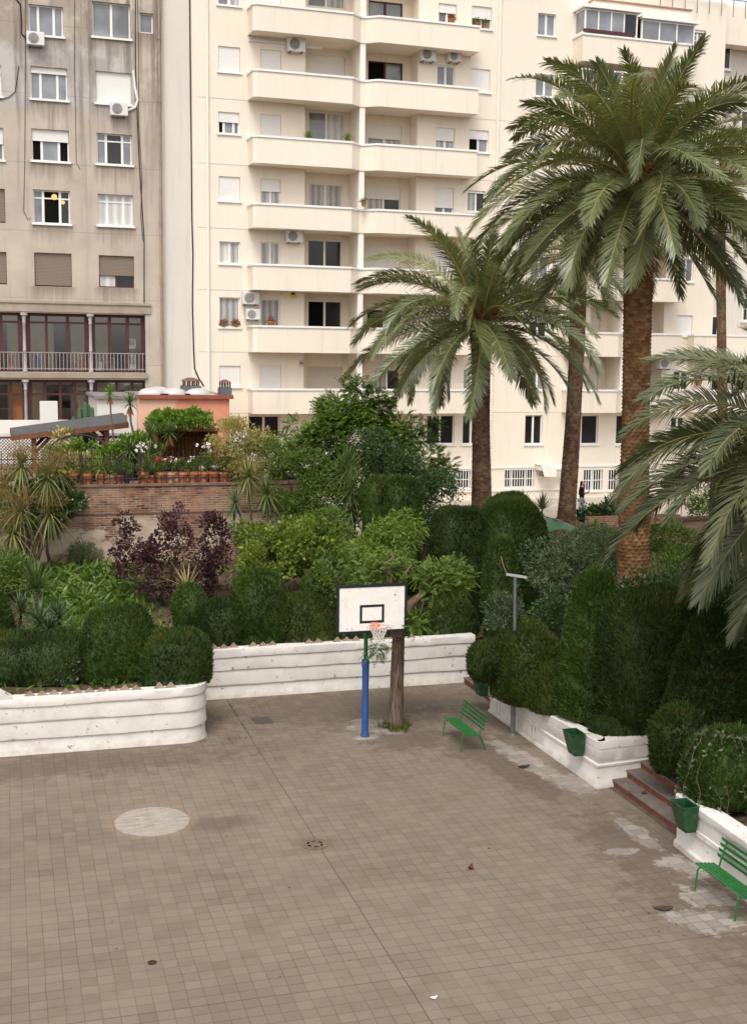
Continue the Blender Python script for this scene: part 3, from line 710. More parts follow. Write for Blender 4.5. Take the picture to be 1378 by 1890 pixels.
for a in ((-bw/2,bz,bw/2,bz+f),(-bw/2,bz+bh-f,bw/2,bz+bh),(-bw/2,bz+f,-bw/2+f,bz+bh-f),(bw/2-f,bz+f,bw/2,bz+bh-f)): mb.box(a[0], by-.012, a[1], a[2], by+.035, a[3])
build('board_frame', mb, black_paint, bd)
cx = .0; rz0, rz1, rw = bz+.245, bz+.70, .31
mb = MB(); f = .062
for a in ((-rw,rz0,rw,rz0+f),(-rw,rz1-f,rw,rz1),(-rw,rz0+f,-rw+f,rz1-f),(rw-f,rz0+f,rw,rz1-f)): mb.box(cx+a[0], by-.004, a[1], cx+a[2], by+.001, a[3])
build('shooter_square', mb, black_paint, bd)
mb = MB()
for (x, z, r) in ((-.62,.12,.014),(-.5,.11,.016),(.47,.1,.02),(.58,.92,.02),(-.3,1.1,.008),(-.58,1.05,.008),(.2,1.12,.006),(.6,.78,.008),(.55,.15,.008),(-.6,.82,.006),(.42,1.08,.006),(-.12,.14,.012)):
    mb.lathe([(r,0),(r,.004)], 8, (0,0,0)); k = len(mb.v)-16
    for i in range(k, k+16): vx, vy, vz = mb.v[i]; mb.v[i] = (x+vx, by-.003+vz*.9-.001, bz+z+vy)
build('bolt', mb, M('rust_spot', (.17,.075,.04), .9), bd)
rc = (.06, by-.38, bz+.235)
mb = MB(); N = 32
mb.tube([(rc[0]+.225*math.cos(2*PI*i/N), rc[1]+.225*math.sin(2*PI*i/N), rc[2]) for i in range(N+1)], .013, 8, cap=False)
mb.box(rc[0]-.085, by-.016, rc[2]-.13, rc[0]+.085, by-.005, rc[2]+.03)
mb.bar((rc[0]-.07, by-.01, rc[2]-.06), (rc[0]-.10, rc[1]+.2, rc[2]), .025, .06); mb.bar((rc[0]+.07, by-.01, rc[2]-.06), (rc[0]+.10, rc[1]+.2, rc[2]), .025, .06)
rimo = build('rim', mb, rim_paint, hp, smooth=True)
mb = MB(); ns = 12
def netr(k): return .218-.105*min(1, k/3.5)+.008*(k > 4)
for s0 in (1, -1):
    for i in range(ns):
        pts = []
        for k in range(6):
            a = 2*PI*(i+.5*s0*k)/ns; pts.append((rc[0]+netr(k)*math.cos(a), rc[1]+netr(k)*math.sin(a), rc[2]-.012-.075*k))
        mb.tube(pts, .0065, 5, cap=False)
build('net', mb, rope, rimo)
# ------------------------------------------------------------------ benches
def bench(label, x, y, L=1.55):
    b = thing('park_bench', label, 'bench', (x, y, 0), group='green slatted benches')
    for i in range(5):
        xx = -.185+i*.082; zz = .445-.010*i
        mb = MB(); mb.box(xx-.027, -L/2, zz-.013, xx+.027, L/2, zz+.013); build('seat_slat', mb, green_paint, b, bevel=.006)
    for i in range(4):
        f = i/3; mb = MB(); xx, zz = .245+.075*f, .56+.098*i
        mb.bar((xx, -L/2, zz), (xx, L/2, zz), .022, .062, up=(-.25, 0, 1)); build('back_slat', mb, green_paint, b, bevel=.005)
    for s in (-1, 1):
        yy = s*(L/2-.14); r = .019
        mb = MB(); mb.tube([(-.28,yy,0),(-.25,yy,.28),(-.235,yy,.39),(-.18,yy,.42),(.15,yy,.385),(.20,yy,.38)], r, 8); build('front_leg', mb, green_paint, b, smooth=True)
        mb = MB(); mb.tube([(.36,yy,0),(.24,yy,.30),(.19,yy,.37),(.23,yy,.52),(.345,yy,.87)], r, 8); build('rear_leg', mb, green_paint, b, smooth=True)
    return b
b1 = bench('green slatted bench beside the tree, in front of the planter wall', 10.56, 27.62)
b2 = dup(b1, (11.90, 17.95, 0), 0, 'green slatted bench at the right edge of the picture, under the wall-hung bin')
# ------------------------------------------------------------------ wall bins
def bin_(label, x, y, z):
    b = thing('litter_bin', label, 'litter bin', (x, y, z), group='green bins hung on the planter walls')
    mb = MB(); t_, q = (.36, .48), (.24, .34); h = .52; e = .012
    def ring(w_, d_, z_): return [(-w_, -d_/2, z_), (0, -d_/2, z_), (0, d_/2, z_), (-w_, d_/2, z_)]
    R_ = [ring(q[0]*.9, q[1], 0), ring(t_[0]*.95, t_[1], h), ring(t_[0]*.95+.0, t_[1], h+.001)]
    inn = [[(-t_[0]*.95+e, -t_[1]/2+e, h), (-e, -t_[1]/2+e, h), (-e, t_[1]/2-e, h), (-t_[0]*.95+e, t_[1]/2-e, h)],
           [(-q[0]*.9+e, -q[1]/2+e, .02), (-e, -q[1]/2+e, .02), (-e, q[1]/2-e, .02), (-q[0]*.9+e, q[1]/2-e, .02)]]
    V = R_[0]+R_[1]+inn[0]+inn[1]; F = [(3,2,1,0)]
    for a in (0, 4, 8):
        for i in range(4): j = (i+1) % 4; F.append((a+i, a+j, a+4+j, a+4+i))
    F.append((12,13,14,15)); mb.add(V, F); build('container', mb, bin_green, b)
    mb = MB(); w_, d_ = t_[0]*.95, t_[1]
    mb.tube([(-w_,-d_/2,h),(0,-d_/2,h),(0,d_/2,h),(-w_,d_/2,h),(-w_,-d_/2,h)], .014, 6); build('rim', mb, bin_green, b)
    return b
bin_('dark green bin hung near the outer corner of the panelled planter wall', 12.27, 24.62, .55)
bin_('largest green bin, hung at the rounded wall end by the nearer bench', 12.26, 19.83, .60)
bin_('farthest green bin, at the far corner steps behind the bench', 12.22, 30.28, .40)
# ------------------------------------------------------------------ lamp post with cross arm and wire
lp = thing('net_post', 'grey steel post with a short cross arm standing against the planter wall', 'post', (12.02, 27.9, 0))
mb = MB(); mb.tube([(0,0,0),(-.02,0,2.6)], .062, 12); mb.tube([(-.02,0,2.6),(-.05,0,4.05)], .042, 12); mb.lathe([(.10,0),(.10,.02),(.07,.05)], 12)
mb.lathe([(.075,2.56),(.075,2.64)], 12); build('pole', mb, steel, lp, smooth=True)
mb = MB(); mb.bar((-.28,0,4.13), (.26,0,4.03), .05, .06); build('cross_arm', mb, M('pale_steel', (.45,.43,.40), .6), lp)
mb = MB(); mb.tube([(-.28,0,4.15),(-.36,0,4.32),(-.42,.05,4.58)], .012, 6); build('bracket', mb, M('rusty_bracket', (.30,.17,.07), .8), lp)
mb = MB(); p0 = Vector((-.03,0,3.86)); mb.tube([p0, p0+Vector((.9,.2,-.12)), p0+Vector((2.2,.5,-.22))], .006, 5); mb.lathe([(.05,3.80),(.05,3.86)], 10); build('green_line', mb, M('green_cord', (.015,.09,.06), .7), lp)
# ------------------------------------------------------------------ court bits
mb = MB(); mb.box(5.92, 30.40, .002, 6.40, 30.98, .010); o = build('manhole_cover', mb, M('dark_iron_cover', (.075,.062,.045), .7, .4, 7, .3, 40)); tag(o, 'square dark metal access cover set in the paving', 'drain cover')
dg = MB(); dg.lathe([(.27,0),(.27,.008),(.22,.010),(.06,.010)], 24); o = build('drain_cover', dg, M('rusty_cover', (.15,.11,.08), .8, .3, 8), loc=(5.53, 22.34, .002), smooth=False)
mb = MB()
for i in range(6):
    a0 = i*PI/3+.15; a1 = a0+.65; r0, r1 = .12, .165
    mb.add([(r*math.cos(a), r*math.sin(a), .0135) for r, a in ((r0,a0),(r1,a0),(r1,a1),(r0,a1))], [(0,1,2,3)])
build('slot', mb, opening, o); tag(o, 'round rusty drain grating in the middle of the court', 'drain cover')
mb = MB(); mb.lathe([(.075,0),(.075,.005)], 18); tag(build('drain_hole', mb, M('dark_red_plug', (.045,.018,.015), .8), loc=(1.96, 18.42, .003)), 'small dark round socket in the near paving', 'socket')
def litter(label, u, v, s, col, rot, curl=.03, z=0.0):
    p = atz(u, v, z); mb = MB(); k = 6
    V = []
    for i in range(k+1):
        f = i/k; ww = s*.28*math.sin(PI*min(.97, f+.06)); zz = .008+curl*(abs(f-.5)*2)**2
        V += [(s*(f-.5), -ww, zz+.3*curl), (s*(f-.5), 0, zz), (s*(f-.5), ww, zz+.45*curl)]
    F = []
    for i in range(k): a = i*3; F += [(a,a+3,a+4,a+1),(a+1,a+4,a+5,a+2)]
    mb.add(V, F); o = build('dry_leaf', mb, M('dry_leaf_'+str(u), col, .8, .3, 20), loc=(p[0], p[1], z)); o.rotation_euler = (0, 0, rot)
    tag(o, label, 'leaf')
litter('curled reddish dry leaf lying right of the middle of the court', 868, 1604, .20, (.12,.035,.02), .9, .06)
litter('dark narrow dry leaf on the pale stain left of the planter wall', 967, 1416, .34, (.035,.028,.024), .25, .03)
litter('dark curved dry leaf near the right bench', 1222, 1678, .36, (.06,.04,.03), 2.9, .03)
litter('small pale scrap on the nearest paving', 800, 1843, .13, (.75,.72,.66), .2, .02)
litter('small yellowish dry leaf near the centre of the court', 902, 1566, .11, (.28,.16,.05), .6, .03)
litter('brown dry leaf lying on the lowest stone step', 1188, 1464, .22, (.11,.045,.03), .7, .03, .17)
bpy.context.view_layer.update()
# ------------------------------------------------------------------ apartment buildings (facade frame)
def bthing(name, label, cat):
    o = thing(name, label, cat, F0, FROT); return o
def wall_holes(mb, a0, a1, z0, z1, holes, y, rev=.16, mi=0, rmi=0):
    A = sorted({a0, a1, *[min(max(h[0], a0), a1) for h in holes], *[min(max(h[1], a0), a1) for h in holes]})
    Z = sorted({z0, z1, *[min(max(h[2], z0), z1) for h in holes], *[min(max(h[3], z0), z1) for h in holes]})
    for i in range(len(A)-1):
        j = 0
        while j < len(Z)-1:
            ca = (A[i]+A[i+1])/2; k = j
            free = lambda q: not any(h[0] < ca < h[1] and h[2] < (Z[q]+Z[q+1])/2 < h[3] for h in holes)
            if not free(j): j += 1; continue
            while k < len(Z)-1 and free(k): k += 1
            mb.add([(A[i],y,Z[j]),(A[i+1],y,Z[j]),(A[i+1],y,Z[k]),(A[i],y,Z[k])], [(0,1,2,3)], mi); j = k
    for h in holes:
        d = h[4] if len(h) > 4 else rev
        b0, b1, c0, c1 = max(h[0],a0), min(h[1],a1), max(h[2],z0), min(h[3],z1)
        if b1 <= b0 or c1 <= c0: continue
        mb.add([(b0,y,c0),(b1,y,c0),(b1,y,c1),(b0,y,c1),(b0,y+d,c0),(b1,y+d,c0),(b1,y+d,c1),(b0,y+d,c1)],
               [(0,1,5,4),(1,2,6,5),(2,3,7,6),(3,0,4,7)], rmi)
def window(par, r, y, kind, frac=0.0, rev=.16, sill=True, frame=None, panes=None, muntin=False, shut=None):
    """r = a0,a1,z0,z1 opening. kind: n casements; frac: share covered by the roller shutter"""
    a0, a1, z0, z1 = r; yb = y+rev; fm = frame or whitepaint; gl = panes if isinstance(panes, list) else [panes or glass_sky]
    mb = MB(); f = .055; n = kind
    zt = z1-(z1-z0)*frac
    if frac < .97:
        mb.box(a0, yb-.07, z0, a0+f, yb, z1); mb.box(a1-f, yb-.07, z0, a1, yb, z1); mb.box(a0+f, yb-.07, z0, a1-f, yb, z0+f); mb.box(a0+f, yb-.07, z1-f, a1-f, yb, z1)
        for i in range(1, n):
            am = a0+(a1-a0)*i/n if n != 3 else a0+(a1-a0)*(.27, .73)[i-1]; mb.box(am-.05, yb-.065, z0+f, am+.05, yb-.004, z1-f)
        if muntin:
            for q in ((.25,), (.5,), (.75,)): mb.box(a0+f, yb-.05, z0+(z1-z0)*q[0]-.012, a1-f, yb-.03, z0+(z1-z0)*q[0]+.012)
            for q in (.25, .75): mb.box(a0+(a1-a0)*q-.012, yb-.048, z0+f, a0+(a1-a0)*q+.012, yb-.028, z1-f)
        if muntin == 0 and n == 3:
            zz = z0+(z1-z0)*.76; mb.box(a0+f, yb-.055, zz-.03, a1-f, yb-.01, zz+.03)
        fr = build('window', mb, fm, par)
        edges = [a0]+[(a0+(a1-a0)*i/n if n != 3 else a0+(a1-a0)*(.27, .73)[i-1]) for i in range(1, n)]+[a1]
        for i in range(n):
            m = gl[i % len(gl)]; mb = MB(); mb.box(edges[i]+.02, yb-.028, z0+.02, edges[i+1]-.02, yb-.018, z1-.02); build('pane', mb, m, fr)
    else:
        mb.box(a0, yb-.03, z0, a0+.04, yb, z1); mb.box(a1-.04, yb-.03, z0, a1, yb, z1); fr = build('window', mb, fm, par)
    if frac > 0:
        mb = MB(); mb.box(a0+.015, yb-.105, zt, a1-.015, yb-.085, z1-.001); mb.box(a0+.015, yb-.115, zt, a1-.015, yb-.08, zt+.05); build('shutter', mb, shut or shutter_w, fr)
    if sill:
        mb = MB(); mb.box(a0-.07, y-.07, z0-.07, a1+.07, y+rev-.02, z0+.012); build('sill', mb, whitepaint, fr)
    return fr
def ledge_profile(): pass
# ---- cream block
cb = bthing('apartment_building', 'cream apartment block with white capped balconies, rising behind the palms', 'building')
ZT = fac(1340, 6)[1]
aL = fac(303, 500)[0]; aS = fac(352, 400)[0]; aR = fac(1336, 120)[0]; aFar = fac(1400, 400)[0]+9
# columns of single windows on the main plane: (rect, casements, shutter, panes)
CU, DK, SK, CW, OP = curtain, glass_dk, glass_sky, curtain_w, opening
main = [((402,-34,444,10),2,0,[SK,CU]),((403,86,443,133),1,1,0),((403,207,442,247),3,.47,[OP,SK,SK]),((404,326,443,371),1,1,0),((405,446,443,487),2,0,[CW,CU]),((405,549,443,604),1,0,[CU]),((405,675,444,714),1,1,0),
 ((458,767,516,822),2,0,[DK]),
 ((481,-30,519,14),1,1,0),((481,92,519,142),1,1,0),((481,212,519,262),1,1,0),((481,331,518,385),2,.42,[CU]),((481,447,517,500),2,0,[CU]),((481,552,517,605),1,0,[CU]),((480,675,519,730),1,1,0),
 ((809,7,842,45),2,.45,[SK,OP]),((806,121,839,166),2,0,[SK]),((804,236,839,286),2,.48,[CU]),((802,347,837,401),2,.68,[SK]),((800,458,835,510),1,1,0),((797,570,833,620),2,.4,[SK]),((795,682,832,735),2,0,[CW]),
 ((870,12,907,53),2,.55,[SK]),((868,127,904,170),1,1,0),((865,240,901,281),2,.42,[OP,SK]),((862,352,895,391),2,.12,[CU,DK]),((860,464,893,504),1,1,0),((858,573,891,613),2,.3,[SK]),((855,681,885,719),2,0,[CU,SK]),
 ((992,25,1025,66),2,0,[SK]),((988,137,1022,178),2,0,[SK]),((985,250,1018,291),2,.4,[SK]),((982,362,1015,402),1,1,0),((979,474,1012,513),2,0,[SK]),((976,584,1009,622),2,.3,[DK]),((980,684,1003,720),2,0,[SK]),
 ((1275,55,1300,93),2,.12,[SK]),((1268,165,1296,205),2,0,[CW]),((1262,270,1289,312),1,1,0),((1257,372,1284,414),2,.4,[SK]),((1253,478,1279,520),2,0,[SK]),((1247,582,1277,620),1,1,0),((1242,685,1270,720),2,0,[DK]),
 ((787,766,838,820),2,0,[DK]),((853,766,886,820),2,0,[DK]),((968,766,1000,820),2,0,[DK]),((1042,766,1103,820),2,0,[DK]),((1136,766,1172,820),2,0,[DK]),((1237,770,1262,815),2,0,[DK]),
 ((820,868,868,902),2,0,[DK]),((930,866,985,900),3,0,[DK]),((1075,866,1111,906),2,0,[DK]),((1121,866,1158,905),2,0,[DK])]
holes = []; specs = []
for r, n, fr_, gl in main:
    q = frect(*r); holes.append(q); specs.append((q, n, fr_, gl, r))
RD = 1.0
# balcony stacks: recess bounds, pillar and floor lines (taken at one height, then vertical)
a_b0, a_b1 = fac(457, 180)[0], fac(868, 180)[0]; a_r0, a_r1 = fac(562, 400)[0], fac(767, 400)[0]; a_p = fac(660, 380)[0]
BW = 1.0
zpar = [fac(500, v, -BW)[1] for v in (7, 128.5, 250.5, 375, 487, 600.5, 717)]       # parapet tops
zbot = [fac(550, v, -BW)[1] for v in (63, 184, 305, 423, 537, 651, 764)]            # parapet bottoms
zlow = zbot[-1]
c_b0, c_b1 = fac(1056, 100)[0], fac(1262, 60)[0]; c_r0, c_r1 = fac(1082, 400)[0]+.4, fac(1232, 400)[0]; c_p = fac(1141, 600)[0]
holes += [(a_r0, a_r1, zlow+.1, ZT-1.0, RD), (c_r0, c_r1, zlow+.1, ZT-1.0, RD)]
door = frect(1224, 865, 1241, 925); holes.append((*door, .2))
mb = MB(); wall_holes(mb, aS, aR, YZ-.2, ZT, holes, 0.0)
wall_holes(mb, aL, aS, YZ-.2, ZT, [], .002, mi=1)
for r0, r1 in ((a_r0, a_r1), (c_r0, c_r1)): pass
mb.box(aL, .3, ZT-.4, aR, 12, ZT, 0); mb.add([(aR,0,YZ-.2),(aR,1.6,YZ-.2),(aR,1.6,ZT),(aR,0,ZT)], [(0,1,2,3)], 0)
mb.add([(aR,1.6,YZ-.2),(aFar,1.6,YZ-.2),(aFar,1.6,ZT+.45),(aR,1.6,ZT+.45)], [(0,1,2,3)], 1)
for z in zbot[1:]: mb.box(aS+.3, -.006, z-.02, a_b0-.03, -.002, z+.005, 2); mb.box(a_b1+.03, -.006, z-.02, c_b0-.03, -.002, z+.005, 2)
build('wall', mb, [cream, greywall, M('joint_line', (.56,.48,.39), .9)], cb)
for q, n, fr_, gl, r in specs:
    low = r[1] > 860
    wd = window(cb, q, 0.0, n, fr_, .16, True, None, gl or None, muntin=(r[0] == 1275) or None, shut=(shutter_c if r[0] in (481,) and r[1] > 660 else None))
    if low:                                                 # white window bars
        mb = MB(); k = max(6, int((q[1]-q[0])/.13))
        for i in range(k+1):
            a = q[0]+(q[1]-q[0])*i/k; mb.box(a-.016, -.05, q[2]-.03, a+.016, -.02, q[3]+.02)
        for z in (q[2]-.02, (q[2]+q[3])/2, q[3]): mb.box(q[0]-.04, -.06, z-.02, q[1]+.04, -.045, z+.02)
        build('window_bars', mb, whitepaint, wd)
mb = MB(); mb.box(door[0], .12, door[2], door[1], .17, door[3]); dd = build('door', mb, M('grey_door', (.16,.15,.15), .6), cb)
mb = MB(); mb.box(door[1]-.2, .06, door[2]+.95, door[1]-.1, .12, door[2]+1.05); build('handle', mb, steel, dd)
rec1 = [((568,-24,637,14),2,0,[SK,CU],None),((568,104,637,165),1,1,0,None),((569,207,636,270),2,0,[SK,CW],None),((569,339,632,398),2,0,[CU],None),((568,443,631,506),2,0,[DK],None),((568,555,631,622),2,0,[OP,DK],None),((566,676,632,738),1,1,0,'c'),
 ((680,3,743,45),2,0,[SK],'m'),((679,114,743,168),2,0,[OP,SK],'m'),((678,231,741,286),2,.47,[SK,CU],None),((677,345,739,402),2,.4,[CU,DK],None),((675,457,739,512),1,1,0,None),((676,570,742,628),2,0,[DK],None),((690,682,738,738),2,0,[CU,DK],None)]
def recess(a0, a1, wins, extra):
    hs, sp = [], []
    for r, n, fr_, gl, kd in wins:
        q = frect(*r, RD); hs.append(q); sp.append((q, n, fr_, gl, kd))
    for q in extra: hs.append(q); sp.append((q, 2, random.choice((0, .4, 1)), [random.choice((DK, SK, CU))], None))
    mb = MB(); wall_holes(mb, a0, a1, zlow, ZT-.6, hs, RD); build('recess_wall', mb, cream, cb)
    for q, n, fr_, gl, kd in sp: window(cb, q, RD, n, fr_, .16, False, maroon if kd == 'm' else None, gl or None, shut=shutter_c if kd == 'c' else None)
recess(a_r0, a_r1, rec1, [])
recess(c_r0, c_r1, [], [(c_r0+.5, c_p-.5, z+.12, z+2.0) for z in zbot[1:]]+[(c_p+.45, c_r1-.4, z+.12, z+2.0) for z in zbot[1:]])
def balcony(a0, a1, ap, notch, z0, z1, r0, r1):
    e = .16
    path = [(a0,-.001),(a0+.03,-BW+.12),(a0+.22,-BW),(ap-notch,-BW),(ap-.12,-BW+.42),(ap+.12,-BW+.42),(ap+notch,-BW),(a1-.03,-BW),(a1,-.001)] if notch else [(a0,-.001),(a0,-BW),(a1,-BW),(a1,-.001)]
    mb = MB(); mb.ribbon(path, 0, .13, z0, z1-.09)
    inner = offs(path, .13); poly = list(reversed(inner)); n = len(inner)
    mb.prism([(p[0], p[1]) for p in inner], z0+.012, z0+.20)
    mb.box(r0+.004, .0, z0+.012, r1-.004, RD-.004, z0+.20)
    b = build('balcony', mb, cream, cb)
    mb = MB(); mb.ribbon(path, -.045, .17, z1-.09, z1); build('parapet_cap', mb, whitepaint, b)
    return b
for i in range(7): balcony(a_b0, a_b1, a_p, .62, zbot[i], zpar[i], a_r0, a_r1)
for i in range(7):
    if i == 0: zz0, zz1 = fac(1150, 119, -BW)[1], fac(1150, 68, -BW)[1]
    else: zz0, zz1 = zbot[i], zpar[i]
    balcony(c_b0, c_b1, c_p, .0 if i == 0 else .55, zz0, zz1, c_r0, c_r1)
for ap, top in ((a_p, ZT-.5), (c_p, zbot[1])):
    mb = MB(); mb.box(ap-.13, -BW+.46, zlow+.03, ap+.13, -BW+.86, top); mb.box(ap-.10, -BW+.86, zlow+.02, ap+.10, RD-.01, top-.02); build('pillar', mb, cream_trim, cb)
# glazed top balconies of the second stack
zg0, zg1 = fac(1150, 66, -BW)[1], fac(1150, 22, -BW)[1]
zh0, zh1 = zpar[1]-.02, zbot[0]-.25
for (g0, g1, z0, z1, n, hb) in ((c_b0+.10, c_p-.12, zg0, zg1, 4, False), (c_p+.10, c_b1-.02, zg0-.12, zg1-.22, 3, False), (c_b0+.1, c_p-.12, zh0, zh1, 4, True)):
    mb = MB(); y = -BW+.08; f = .07
    mb.box(g0, y-.04, z0, g1, y+.04, z0+f); mb.box(g0, y-.04, z1-f, g1, y+.04, z1)
    for i in range(n+1): a = g0+f/2+(g1-g0-f)*i/n; mb.box(a-f/2, y-.045, z0+f, a+f/2, y+.045, z1-f)
    if hb: mb.box(g0+f, y-.03, (z0+z1)/2+.1, g1-f, y+.03, (z0+z1)/2+.2)
    s = g0 if g0 < c_p-1 else g1
    mb.box(s-.04, y+.045, z0, s+.04, -.02, z0+f); mb.box(s-.04, y+.045, z1-f, s+.04, -.02, z1); mb.box(s-.035, -.1, z0+f, s+.035, -.02, z1-f)
    fr = build('window', mb, whitepaint, cb)
    for i in range(n):
        b0 = g0+f+(g1-g0-f)*i/n; b1 = g0+(g1-g0-f)*(i+1)/n
        mb = MB(); mb.box(b0, y-.008, z0+f-.01, b1, y+.008, z1-f+.01); build('pane', mb, DK if (i == 3 and not hb) else SK, fr)
    mb = MB(); mb.box(s-.006, y+.045, z0+f-.01, s+.006, -.1, z1-f+.01); build('pane', mb, SK, fr)
mb = MB(); mb.box(c_b0-.05, -BW-.12, zg1+.02, c_p+.05, -.003, zg1+.13); mb.box(c_p+.06, -BW-.12, zg1-.20, c_b1+.15, -.003, zg1-.08); build('awning', mb, whitepaint, cb)
mb = MB(); mb.box(c_b0-.02, -BW-.06, zg0-.02, c_p-.3, -BW-.03, zg0+.14); build('balcony_rail', mb, maroon, cb)
# roof cornice and terrace rail at the right, downpipes, ledges
zc0, zc1 = fac(1200, 33, -.6)[1], fac(1200, 12, -.6)[1]
mb = MB(); mb.box(fac(1085, 25)[0], -.6, zc0, fac(1262, 40)[0], -.003, zc1); mb.box(aR+.01, .7, ZT-1.75, aFar, 1.59, ZT+.1); cn = build('cornice', mb, cream, cb)
mb = MB(); mb.box(fac(1085, 25)[0]-.03, -.66, zc1, fac(1262, 40)[0]+.03, .2, zc1+.07); build('coping', mb, M('dark_coping', (.35,.19,.14), .8), cn)
mb = MB()
for i in range(8): a = fac(1262, 20)[0]-1.5+i*.7; mb.tube([(a,-.2,zc1+.07),(a,-.2,zc1+.9)], .02, 6)
mb.tube([(fac(1262,20)[0]-1.6,-.2,zc1+.9),(fac(1262,20)[0]+3.6,-.2,zc1+.9)], .02, 6); build('roof_railing', mb, steel, cb)
for u, v, zt in ((383, 350, ZT-.1), (920, 100, ZT-.9)):
    a = fac(u, v)[0]; mb = MB(); mb.tube([(a,-.08,YZ),(a,-.08,zt)], .06, 10)
    for z in np.arange(YZ+2, zt, 3): mb.lathe([(.075,z),(.075,z+.12)], 10, (a,-.08,0))
    if u > 900: mb.tube([(a,-.08,zt),(a+.25,-.08,zt+.25),(a+2.2,-.08,zt+.45)], .06, 10)
    build('downpipe', mb, cream_trim, cb, smooth=True)
zl = fac(950, 864)[1]; mb = MB(); mb.box(fac(760,864)[0], -.05, zl, fac(1215,864)[0], -.003, zl+.10); zl2 = fac(950, 906)[1]; mb.box(fac(840,906)[0], -.07, zl2, fac(1060,906)[0], -.003, zl2+.09); build('ledge', mb, cream_trim, cb)
# set-back right wing: balconies and windows
for i in (5, 6):
    q0, q1 = fac(1279, 640, -.6)[0], aFar-.5
    mb = MB(); mb.box(q0, -.6, zbot[i], q1, -.47, zpar[i]-.09); mb.box(q0, -.47, zbot[i], q0+.13, -.004, zpar[i]-.09); mb.box(q0+.13, -.47, zbot[i]+.01, q1, 1.59, zbot[i]+.18); b = build('balcony', mb, cream, cb)
    mb = MB(); mb.box(q0-.04, -.64, zpar[i]-.09, q1, -.42, zpar[i]); mb.box(q0-.04, -.42, zpar[i]-.09, q0+.17, -.004, zpar[i]); build('parapet_cap', mb, whitepaint, b)
for r, n in (((1333,88,1346,128),1),((1368,550,1392,592),1),((1306,583,1322,625),1),((1310,190,1324,232),1),((1365,205,1390,250),2),((1310,690,1330,735),1)):
    q = frect(*r, 1.6); mb = MB(); mb.box(q[0]-.03, 1.55, q[2]-.03, q[1]+.03, 1.597, q[3]+.03); fr = build('window', mb, whitepaint, cb)
    mb = MB(); mb.box(q[0]+.06, 1.535, q[2]+.06, q[1]-.06, 1.549, q[3]-.06); build('pane', mb, DK, fr)
    mb = MB(); mb.box(q[0]-.08, 1.45, q[2]-.1, q[1]+.08, 1.596, q[2]-.035); build('sill', mb, whitepaint, fr)
mb = MB(); q = fac(1372, 600, -.3); a = fac(1372, 588, 1.0)
for i in range(8): mb.tube([(a[0]-.4+i*.18, 1.0, a[1]-.6), (a[0]-.4+i*.18, 1.0, a[1]+.5)], .012, 5)
mb.tube([(a[0]-.5,1.0,a[1]+.5),(a[0]+1,1.0,a[1]+.5)], .018, 5); mb.tube([(a[0]-.5,1.0,a[1]-.6),(a[0]+1,1.0,a[1]-.6)], .018, 5); build('window_railing', mb, M('white_rail', (.6,.58,.55), .5), cb)
# ---- old weathered building on the left
LY = -.22
oaR = fac(301, 300, LY)[0]; oaL = fac(-60, 300, LY)[0]-6
A_PATCH = fac(283, 100, LY)[0]; Z_PATCH = fac(150, 165, LY)[1]; Z_PATCH2 = fac(150, 62, LY)[1]; Z_BAND = fac(150, 305, LY)[1]+1.415
ob = bthing('old_apartment_building', 'weathered grey brown plaster building with glazed wooden galleries, on the left', 'building')
wl = [((54,10,117,66),3,0,[SK],1),((171,5,241,70),2,0,[SK],1),((258,24,283,61),1,0,[SK],0),((57,124,125,184),3,.2,[SK],1),((177,133,243,192),1,1,0,1),((59,239,128,298),3,.37,[OP,SK,OP],1),((179,247,244,304),3,0,[SK,DK,SK],1),
 ((62,351,130,413),3,0,[SK,OP,DK],1),((181,359,246,417),3,0,[CW],1),((64,467,133,529),1,.96,[CU],2),((183,472,248,531),2,.62,[CW,DK],2),((-62,117,3,176),3,.3,[SK],1),((-60,234,7,294),3,.5,[SK],1),((-56,347,10,410),1,.96,[CU],2),((-52,464,13,524),1,.96,[CU],2)]
DRIPS = [frect(*r[0], LY)[:3] for r in wl if r[0][0] > 0]; oldp = oldplaster()
holes = []; sp = []
for r, n, fr_, gl, kd in wl: q = frect(*r, LY); holes.append(q); sp.append((q, n, fr_, gl, kd))
z_c0, z_c1 = fac(140, 579, LY)[1], fac(140, 557, LY)[1]
g_r = fac(269, 640, LY)[0]; zs1, zs0 = fac(140, 687, LY)[1], fac(140, 701, LY)[1]; zbase = fac(140, 790, LY)[1]-1.5
GD = 2.2
holes += [(oaL+.5, g_r, zs1, z_c0, GD), (oaL+.5, g_r-.02, zbase+.02, zs0, GD)]
mb = MB(); wall_holes(mb, oaL, oaR, zbase-3, ZT+4, holes, LY, .2)
mb.add([(oaR,LY,zbase-3),(oaR,.3,zbase-3),(oaR,.3,ZT+4),(oaR,LY,ZT+4)], [(0,1,2,3)])
build('wall', mb, oldp, ob)
for q, n, fr_, gl, kd in sp:
    window(ob, q, LY, n, fr_, .2, kd == 1, maroon if kd == 2 else None, gl or None, muntin=0 if (kd == 1 and n == 3 and fr_ == 0 and gl != [SK]) else None, shut=shutter_b if kd == 2 else None)
mb = MB(); mb.box(oaL, LY-.10, z_c1-.10, g_r+.25, LY-.003, z_c1); mb.box(oaL, LY-.05, z_c0+.05, g_r+.25, LY-.003, z_c0+.45); mb.box(oaL, LY-.12, zs0+.08, g_r+.06, LY-.003, zs1-.02); build('cornice', mb, M('old_stone_band', (.36,.30,.235), .92, .2, 1.5, .3, 40, .15), ob)
mb = MB(); mb.box(oaL+.5, LY+GD-.012, zs1, g_r, LY+GD-.006, z_c0, 0); mb.box(oaL+.5, LY+GD-.012, zbase+.02, g_r-.02, LY+GD-.006, zs0, 0)
